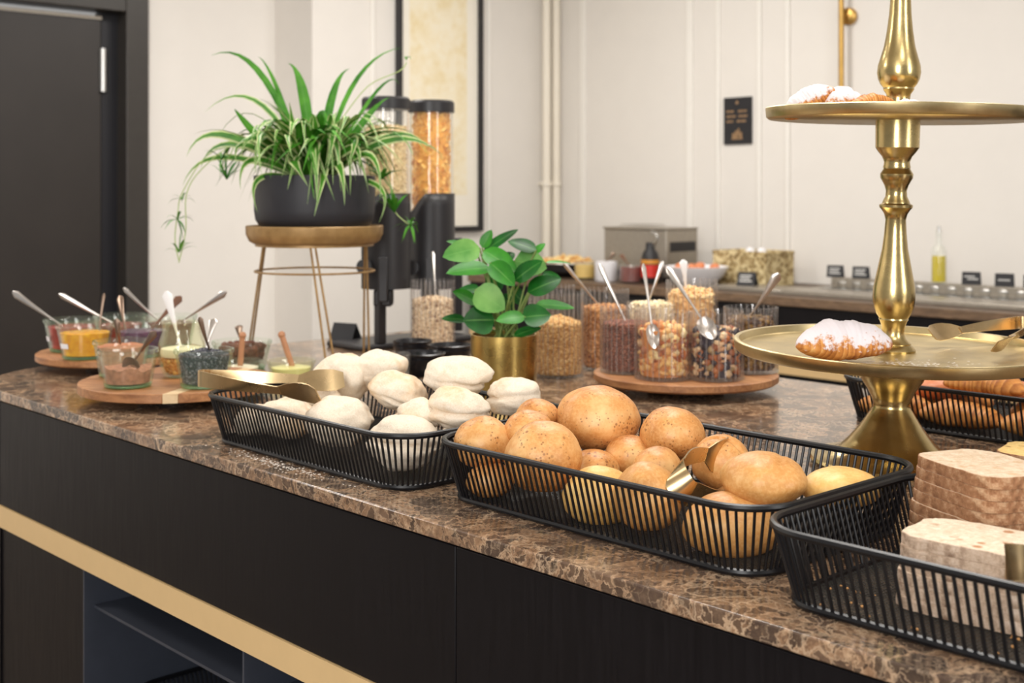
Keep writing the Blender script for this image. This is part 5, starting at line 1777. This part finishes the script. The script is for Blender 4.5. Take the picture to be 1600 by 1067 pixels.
# ------------------------------------------------------------------ cereal dispenser
dc = [on(603, 3.30, 0.9), on(674, 3.45, 0.9)]
ds = thing('cereal_dispenser', 'black double cereal dispenser with clear tubes behind the plants', 'cereal dispenser', (dc[0].x, dc[0].y, 0.9))
o0 = Vector((dc[0].x, dc[0].y, 0.9))
MB().box(-0.13, 0.035, -0.10, 0.285, 0, 0.016).obj('base_plate', 'black_plastic', ds, bevel=0.006)
for px, d in ((594, 3.26), (714, 3.56)):
    q = on(px, d, 0.9) - o0
    MB().box(q.x - 0.012, q.x + 0.012, q.y - 0.012, q.y + 0.012, 0.016, 0.16 + (0.14 if px != 714 else 0.12)).obj('post', 'black_plastic', ds, bevel=0.003)
RT = 0.0605
for i, c in enumerate(dc):
    q = c - o0
    kd = (3.30, 3.45)[i] / K
    zb_, zlo, zhi = CZ - (450 - HY) * kd - 0.9, CZ - (322 - HY) * kd - 0.9, CZ - (302 - HY) * kd - 0.9
    ztop = CZ + (302 - (163, 168)[i]) * kd - 0.9
    m = MB()
    n = 64
    vs, fs = [], []
    levels = 8
    for li in range(levels + 1):
        for j in range(n):
            a = 2 * PI * j / n
            side = math.cos(a) * RV.x + math.sin(a) * RV.y
            f = min(1, max(0, (side + 1.0) / 0.9))
            f = f * f * (3 - 2 * f)
            zt_ = zlo - 0.02 + (zhi - zlo + 0.02) * f
            rr = RT + 0.004
            vs.append((q.x + rr * math.cos(a), q.y + rr * math.sin(a), zb_ + (zt_ - zb_) * li / levels))
    for li in range(levels):
        for j in range(n):
            j2 = (j + 1) % n
            fs.append((li * n + j, li * n + j2, (li + 1) * n + j2, (li + 1) * n + j))
    fs.append(tuple(range(n - 1, -1, -1)))
    o = m.add(vs, fs).obj('hopper_holder', 'black_plastic', ds)
    sol = o.modifiers.new('wall', 'SOLIDIFY')
    sol.thickness = 0.002
    tube_ = MB().lathe([(RT, zb_ + 0.01), (RT, ztop), (RT - 0.002, ztop), (RT - 0.002, zb_ + 0.01)], 48, (q.x, q.y, 0), closed=True).obj('clear_tube', 'acrylic', ds)
    MB().lathe([(0, ztop - 0.014), (RT + 0.003, ztop - 0.014), (RT + 0.003, ztop + 0.012), (RT - 0.002, ztop + 0.018), (0, ztop + 0.018)], 48, (q.x, q.y, 0)).obj('lid', 'black_plastic', tube_)
    k_ = q - FV * 0.02 + RV * (-0.004)
    MB().box(-0.024, 0.024, -0.03, 0.03, zb_ - 0.045, zb_ + 0.0).obj('chute', 'black_plastic', o, (k_.x, k_.y, 0), (0, 0, YAW), bevel=0.006)
    k_ = q - FV * (RT + 0.008)
    MB().box(-0.012, 0.012, -0.012, 0.012, zb_ - 0.03, zb_ + 0.085).obj('outlet_rail', 'black_plastic', o, (k_.x, k_.y, 0), (0, 0, YAW), bevel=0.003)
    k_ = q - FV * (RT - 0.006) + RV * (-0.05)
    MB().lathe([(0, 0), (0.02, 0), (0.02, 0.012), (0, 0.012)], 20).obj('knob', 'black_plastic', o, (k_.x, k_.y, zb_ + 0.06), (PI / 2, 0, YAW))
    top_c = ztop - (0.062 if i == 0 else 0.022)
    heap(('oat_flakes', 'cornflakes')[i], ('pale oat flakes in the left dispenser tube', 'golden cornflakes in the right dispenser tube')[i], c + Vector((0, 0, zb_ + 0.02)), RT - 0.003, RT - 0.003, top_c - zb_ - 0.02, [T_FLAKE], (0.006, 0.0115)[i], (2600, 1100)[i], (220, 70)[i], ('oatflakes', 'cornflakes')[i], 50 + i, 0.004, 0.0, 0.3)

# ------------------------------------------------------------------ black bowls, glass dish, small black sign on the near counter
for px, d, r, h, lab in ((645, 3.02, 0.048, 0.042, 'small black bowl at the left back behind the white rolls'), (703, 2.92, 0.052, 0.044, 'small black bowl tipped against the others, beside the brass pot'), (659, 2.80, 0.053, 0.040, 'small black bowl in front of the other two')):
    c = on(px, d, 0.9)
    o = MB().lathe([(0, 0), (r * 0.55, 0), (r * 0.6, 0.004), (r * 0.9, h * 0.6), (r, h), (r - 0.003, h + 0.001), (r - 0.005, h - 0.002), (r * 0.86, h * 0.6), (r * 0.5, 0.007), (0, 0.006)], 48).obj('black_bowl', 'black_bowl', None, c)
    tag(o, lab, 'bowl', 'black bowls behind the rolls')
    o2 = MB().lathe([(0, 0), (r * 0.55, 0), (r * 0.6, 0.004), (r * 0.9, h * 0.6), (r, h), (r - 0.003, h + 0.001), (r - 0.005, h - 0.002), (r * 0.86, h * 0.6), (r * 0.5, 0.007), (0, 0.006)], 48).obj('black_bowl', 'black_bowl', None, c + Vector((0, 0, 0.010)))
    tag(o2, lab.replace('small black bowl', 'upper nested black bowl'), 'bowl', 'black bowls behind the rolls')
c = on(606, 2.72, 0.9)
t = thing('glass_dish', 'clear glass dish behind the back white roll', 'dish', c)
MB().lathe([(0, 0), (0.042, 0), (0.046, 0.004), (0.05, 0.058), (0.047, 0.058), (0.043, 0.007), (0, 0.006)], 40).obj('bowl', 'glass', t)


def tent_sign(label, c, w_, h_, rot, lines, lean=20, skew=0.0):
    t_ = thing('table_sign', label, 'sign', c, (0, 0, rot), 'small black buffet signs')
    s, co = math.sin(math.radians(lean)), math.cos(math.radians(lean))
    m_ = MB()
    vs = []
    for y, z in ((0, 0), (h_ * s, h_ * co), (h_ * s + 0.002, h_ * co), (0.002, 0)):
        for x in (-w_ / 2, w_ / 2):
            vs.append((x, y, z))
    m_.add(vs, [(0, 1, 3, 2), (2, 3, 5, 4), (4, 5, 7, 6), (6, 7, 1, 0), (0, 2, 4, 6), (1, 7, 5, 3)])
    m_.obj('front_card', 'slate', t_, smooth=False)
    MB().add([(-w_ / 2, h_ * s, h_ * co - 0.002), (w_ / 2, h_ * s, h_ * co - 0.002), (w_ / 2, h_ * s * 2.2, 0), (-w_ / 2, h_ * s * 2.2, 0), (-w_ / 2, h_ * s + 0.002, h_ * co - 0.001), (w_ / 2, h_ * s + 0.002, h_ * co - 0.001), (w_ / 2, h_ * s * 2.2 + 0.002, 0), (-w_ / 2, h_ * s * 2.2 + 0.002, 0)],
             [(0, 3, 2, 1), (4, 5, 6, 7), (0, 1, 5, 4), (2, 3, 7, 6), (0, 4, 7, 3), (1, 2, 6, 5)]).obj('rear_card', 'slate', t_, smooth=False)
    if lines:
        m_ = MB()
        for (x0, x1, f) in lines:
            zz_ = h_ * f
            vs = []
            for q_ in (zz_, zz_ + h_ * 0.10):
                for x in (x0 * w_, x1 * w_):
                    vs.append((x, q_ * s - 0.0006, q_ * co))
            m_.add(vs, [(0, 1, 3, 2)])
        m_.obj('lettering', 'chalk', t_, smooth=False)
    return t_


tent_sign('plain black folded sign between the plant stand legs', on(530, 3.36, 0.9), 0.075, 0.062, YAW - 0.5, [], 25)

# ------------------------------------------------------------------ the rear buffet
YR = 4.13
rb_ = thing('rear_counter', 'dark rear buffet counter with gold strip along the cream wall', 'counter', (0, 0, 0))
X0, X1 = XP + 0.12, 1.6
MB().box(X0, X1, YR + 0.01, YR + 0.03, ZF0 - 0.019, 0.862).obj('fascia_panel', 'fascia', rb_)
MB().box(X0, X1, YR + 0.006, YR + 0.03, ZG0 - 0.022, ZF0 - 0.020).obj('gold_strip', 'gold_strip', rb_)
MB().box(X0, X1, YR + 0.02, YR + 0.04, 0.08, ZG0 - 0.023).obj('lower_panel', 'fascia', rb_)
MB().box(X0, X0 + 0.02, YR + 0.041, YB - 0.03, 0.08, 0.862).obj('end_panel', 'fascia', rb_)
MB().box(X0 + 0.02, X1, YR + 0.08, YB - 0.03, 0.0, 0.08).obj('plinth', 'black_plastic', rb_)
o = MB().box(X0 - 0.01, X1, YR, YB - 0.02, 0.864, 0.90).obj('rear_worktop', 'backwood', bevel=0.003)
tag(o, 'brown worktop of the rear buffet along the wall', 'worktop')

# steel toaster
a, b = at_y(944, 400, 4.42), at_y(1041, 400, 4.42)
dpt = at_x(1090, 400, b.x).y - 4.42
ht = at_y(1010, 359, 4.42).z - 0.9
t = thing('toaster', 'stainless steel buffet toaster with a black slot on the rear counter', 'toaster', ((a.x + b.x) / 2, 4.42, 0.9))
hw = (b.x - a.x) / 2
hs_ = MB().box(-hw, hw, 0, dpt, 0.018, ht).obj('housing', 'steel_matt', t, bevel=0.004)
MB().box(hw, hw + 0.004, dpt * 0.12, dpt * 0.92, ht - 0.10, ht - 0.055).obj('slot', 'black_plastic', hs_, bevel=0.001)
MB().box(-hw * 0.95, hw * 0.9, -0.03, 0.0, 0.02, 0.045).obj('crumb_tray', 'black_plastic', t, bevel=0.002)
MB().box(-hw - 0.004, hw + 0.004, -0.006, dpt, ht, ht + 0.010).obj('lid', 'steel_matt', t, bevel=0.002)
for sx in (-0.85, 0.85):
    for yy in (0.04, dpt - 0.04):
        MB().lathe([(0, 0), (0.015, 0), (0.017, 0.018), (0, 0.018)], 14, (hw * sx, yy, 0)).obj('foot', 'black_plastic', t)
m = MB()
for k in range(9):
    x = -hw * 0.7 + k * hw * 0.11
    m.tube([(x, 0.04, ht + 0.010), (x, 0.06, ht + 0.022), (x, dpt - 0.06, ht + 0.022), (x, dpt - 0.04, ht + 0.010)], 0.0015, 5)
m.obj('warming_rack', 'steel', t)

# black tray with snacks on the rear counter
c = at_y(886, 428, 4.38)
c.z = 0.9
t = thing('serving_tray', 'round black serving tray with steel rim on the rear counter', 'tray', c)
MB().lathe([(0, 0), (0.10, 0), (0.15, 0.03), (0.16, 0.065), (0.156, 0.066), (0.145, 0.034), (0.10, 0.006), (0, 0.006)], 40).obj('tray', 'black_plastic', t)
MB().tube([(0.160 * math.cos(2 * PI * i / 40), 0.160 * math.sin(2 * PI * i / 40), 0.068) for i in range(40)], 0.005, 8, True).obj('rim', 'steel', t)
heap('snack_pile', 'yellow and brown snacks piled on the round black tray', c + Vector((0, 0, 0.006)), 0.095, 0.145, 0.058, [T_FLAKE, T_LONG, T_BLOB], 0.018, 60, 190, 'food_yellow', 61, 0.026, 0.0, 0.4)


def small_jar(name, label, px, y, py, r, h, mat_, fill, lv, cat='jar'):
    c_ = at_y(px, 300, y)
    c_.z = 0.9
    t_ = thing(name, label, cat, c_)
    if fill is None:
        MB().lathe([(0, 0), (r * 0.92, 0), (r, 0.006), (r, h), (r - 0.005, h), (r - 0.005, h * 0.8), (0, h * 0.78)], 32).obj('body', mat_, t_)
    else:
        MB().lathe([(0, 0), (r * 0.92, 0), (r, 0.006), (r, h), (r - 0.003, h), (r - 0.003, 0.008), (0, 0.007)], 32).obj('body', mat_, t_)
        MB().lathe([(0, 0.0085), (r - 0.0035, 0.0085), (r - 0.0035, h * lv), (0, h * lv)], 32).obj('contents', fill, t_)
    return t_


small_jar('spread_jar', 'glass jar of yellow spread on the rear counter', 914, 4.30, 0, 0.052, 0.085, 'glass', 'yellow_spread', 0.8)
small_jar('sugar_pot', 'white china pot left of the brown jam jar', 947, 4.28, 0, 0.054, 0.09, 'china', None, 0)
small_jar('preserve_jar', 'glass jar of brown preserve before the toaster', 986, 4.28, 0, 0.054, 0.085, 'glass', 'jam_brown', 0.85)
for px, py, lab, y in ((960, 395, 'dark knob-ended spoon in the white china pot', 4.30), (970, 398, 'amber-ended spoon in the brown preserve jar', 4.30)):
    b_ = at_y(947 if px == 960 else 984, 300, 4.28)
    b_.z = 0.985 if px == 960 else 0.975
    spoon(lab, at_y(px, py, y), b_, 0.022, (0.03, 0.04), 'cutlery_dark' if px == 960 else 'cutlery', tip=None if px == 960 else 'spatula_wood')
# bottle with red label and black cap
c = at_y(1016, 300, 4.30)
c.z = 0.9
t = thing('syrup_bottle', 'dark bottle with red and amber labels before the toaster', 'bottle', c)
MB().lathe([(0, 0), (0.037, 0), (0.041, 0.006), (0.041, 0.11), (0.036, 0.135), (0.022, 0.155), (0.020, 0.185), (0, 0.185)], 32).obj('glass', 'black_plastic', t)
MB().lathe([(0.0412, 0.03), (0.042, 0.03), (0.042, 0.085), (0.0412, 0.085)], 32, closed=True).obj('red_label', 'red_plastic', t)
MB().lathe([(0.0412, 0.09), (0.042, 0.09), (0.042, 0.108), (0.0412, 0.108)], 32, closed=True).obj('amber_label', 'amber', t)
MB().tube([(0.0, 0, 0.16)] + [(0.045 * math.sin(x), 0, 0.175 + 0.03 * (1 - math.cos(x))) for x in (0.6, 1.2, 1.8, 2.4, 3.0)], 0.007, 8).obj('handle_loop', 'steel', t)
# egg bowl
c = at_y(1088, 300, 4.34)
c.z = 0.9
t = thing('egg_bowl', 'wide white china bowl of brown eggs', 'bowl', c)
MB().lathe([(0, 0), (0.07, 0), (0.075, 0.006), (0.12, 0.045), (0.142, 0.085), (0.138, 0.086), (0.115, 0.048), (0.07, 0.012), (0, 0.010)], 48).obj('bowl', 'china', t)
for i, (dx, dy, lab) in enumerate(((-0.025, -0.06, 'brown egg at the front left of the white bowl'), (0.075, -0.03, 'brown egg at the right of the white bowl'), (0.02, 0.05, 'brown egg at the back of the white bowl'), (-0.07, 0.02, 'brown egg at the back left of the white bowl'))):
    m = MB()
    m.lathe([(0, -0.030), (0.012, -0.027), (0.020, -0.017), (0.0225, -0.004), (0.020, 0.010), (0.013, 0.022), (0.006, 0.027), (0, 0.028)], 24)
    o = m.obj('egg', 'egg', None, c + RV * dx + FV * dy * -1 * -1 + Vector((0, 0, 0.078)), (0.9, 0.2 * i, i))
    tag(o, lab, 'egg', 'brown eggs in the bowl')
# woven box
a, b = at_y(1114, 400, 4.50), at_y(1196, 400, 4.50)
t = thing('wicker_box', 'low woven seagrass box behind the egg bowl', 'box', ((a.x + b.x) / 2, 4.50, 0.9))
hw = (b.x - a.x) / 2
h_ = at_y(1180, 396, 4.5).z - 0.9
m = MB()
m.box(-hw, hw, 0, 0.012, 0, h_).box(-hw, hw, 0.20, 0.212, 0, h_).box(-hw, -hw + 0.012, 0.012, 0.20, 0, h_).box(hw - 0.012, hw, 0.012, 0.20, 0, h_)
m.obj('walls', 'wicker', t)
MB().box(-hw + 0.012, hw - 0.012, 0.012, 0.20, 0.0, 0.01).obj('bottom', 'wicker', t)
MB().tube([(-hw, 0.006, h_), (hw, 0.006, h_), (hw, 0.206, h_), (-hw, 0.206, h_)], 0.008, 8, True).obj('braided_rim', 'wicker', t)
for i, (dx, dy) in enumerate(((-0.012, 0.10), (0.05, 0.10))):
    o = MB().lathe([(0, 0), (0.02, 0), (0.024, 0.05), (0.022, h_ - 0.004), (0.014, h_ + 0.008), (0, h_ + 0.012)], 20).obj('napkin_roll', 'china', None, (t.location.x + dx, t.location.y + dy, 0.9105))
    tag(o, 'white napkin roll standing in the woven box, ' + ('left', 'right')[i] + ' of the two', 'napkin', 'napkins in the woven box')

LN = [(-0.36, 0.30, 0.68), (-0.36, 0.22, 0.48), (-0.36, 0.34, 0.28)]
c = at_y(1164, 438, 4.30)
c.z = 0.9185
tent_sign('black sign with white lines before the woven box', c, 0.078, 0.062, 0.3, LN, 25)

# steel cold buffet with button row
xa_, xb_ = at_y(1238, 440, 4.30).x, 1.2
cb = thing('cold_buffet', 'long stainless steel cold buffet unit with round buttons on the rear counter', 'buffet unit', (xa_, 4.22, 0.9))
Lc = xb_ - xa_
MB().box(0.0, Lc, 0.0, 0.36, 0.0, 0.018).obj('tray', 'steel_matt', cb, bevel=0.003)
MB().box(-0.36, -0.001, 0.0, 0.20, 0.0, 0.018).obj('side_shelf', 'steel_matt', cb, bevel=0.003)
MB().box(0.05, Lc - 0.05, 0.20, 0.33, 0.018, 0.0195).obj('glass_top', 'dark_glass', cb)
zl = 0.052
MB().box(0.0, Lc, 0.361, 0.43, 0.0, zl).obj('rear_ledge', 'steel_matt', cb, bevel=0.003)
btn = MB().lathe([(0, 0), (0.020, 0), (0.022, 0.004), (0.016, 0.007), (0, 0.008)], 20).mesh('button', 'steel')
for k in range(int(Lc / 0.07)):
    o = link('button', btn, cb, (0.05 + k * 0.07, 0.361, 0.030), (PI / 2, 0, 0))
    o.scale = (1, 0.5, 0.5)
zs_ = 0.9 + zl
for px, lab, ln in ((1304, 'leftmost black sign on the steel ledge, left of the column', LN), (1344, 'second black sign on the steel ledge, just left of the brass column', LN), (1517, 'black sign on the steel ledge right of the oil bottle', [(-0.38, 0.2, 0.6), (-0.2, 0.38, 0.4)]), (1569, 'second black sign right of the oil bottle', [(-0.34, 0.3, 0.45)]), (1614, 'black sign cut by the right frame edge', [(-0.34, 0.3, 0.45)])):
    c = at_y(px, 300, 4.60)
    c.z = zs_
    tent_sign(lab, c, 0.068, 0.052, 0.35, ln, 18)
c = at_y(1467, 300, 4.60)
c.z = zs_
t = thing('oil_bottle', 'slim clear bottle half full of yellow green oil', 'bottle', c)
MB().lathe([(0, 0), (0.027, 0), (0.0295, 0.004), (0.0295, 0.125), (0.024, 0.14), (0.012, 0.155), (0.011, 0.20), (0.013, 0.205), (0.010, 0.205), (0.0095, 0.155), (0.022, 0.138), (0.0275, 0.122), (0.0275, 0.005), (0, 0.004)], 28).obj('glass', 'glass', t)
MB().lathe([(0, 0.0055), (0.0268, 0.0055), (0.0268, 0.108), (0, 0.108)], 28).obj('oil', 'oil', t)
MB().lathe([(0, 0.20), (0.0085, 0.20), (0.006, 0.225), (0, 0.225)], 14).obj('stopper', 'steel', t)

# ------------------------------------------------------------------ crumbs and flour on the marble
rng = random.Random(77)
m = MB()
vs, fs = T_CHUNK
for _ in range(60):
    p = (rng.uniform(-0.72, -0.30), rng.uniform(1.05, 1.12), 0.9052)
    s_ = rng.uniform(0.0008, 0.0022)
    m.add([v * s_ + Vector(p) + Vector((0, 0, s_ * 0.5)) for v in vs], fs)
tag(m.obj('bread_crumbs', 'crumbs'), 'bread crumbs on the mesh floor of the right basket', 'crumbs', None, 'stuff')
m = MB()
for _ in range(260):
    x = -1.62 + rng.gauss(0, 0.08)
    y = 1.015 + abs(rng.gauss(0, 0.012)) * (1 if rng.random() < 0.8 else -0.9)
    y = max(y, 0.99)
    s_ = rng.uniform(0.0003, 0.0010)
    m.add([Vector((v.x * s_ * 2.2, v.y * s_ * 2.2, v.z * s_ * 0.25)) + Vector((x, y, 0.9003)) for v in vs], fs)
tag(m.obj('spilled_flour', 'flour'), 'flour dust spilled on the marble before the left basket', 'flour', None, 'stuff')
m = MB()
for _ in range(500):
    a_ = rng.uniform(0, 2 * PI)
    rr = rng.gauss(0, 0.055)
    q = on_plate(1335, 1.74, PZ1 + 0.0057) + RV * (rr * 1.5) + FV * rng.gauss(0, 0.022)
    if (Vector((q.x - sp.x, q.y - sp.y))).length > 0.205:
        continue
    s_ = rng.uniform(0.0004, 0.0013)
    m.add([Vector((v.x * s_ * 2, v.y * s_ * 2, v.z * s_ * 0.3)) + q for v in vs], fs)
tag(m.obj('icing_sugar', 'flour'), 'icing sugar spilled on the lower brass plate', 'sugar', None, 'stuff')
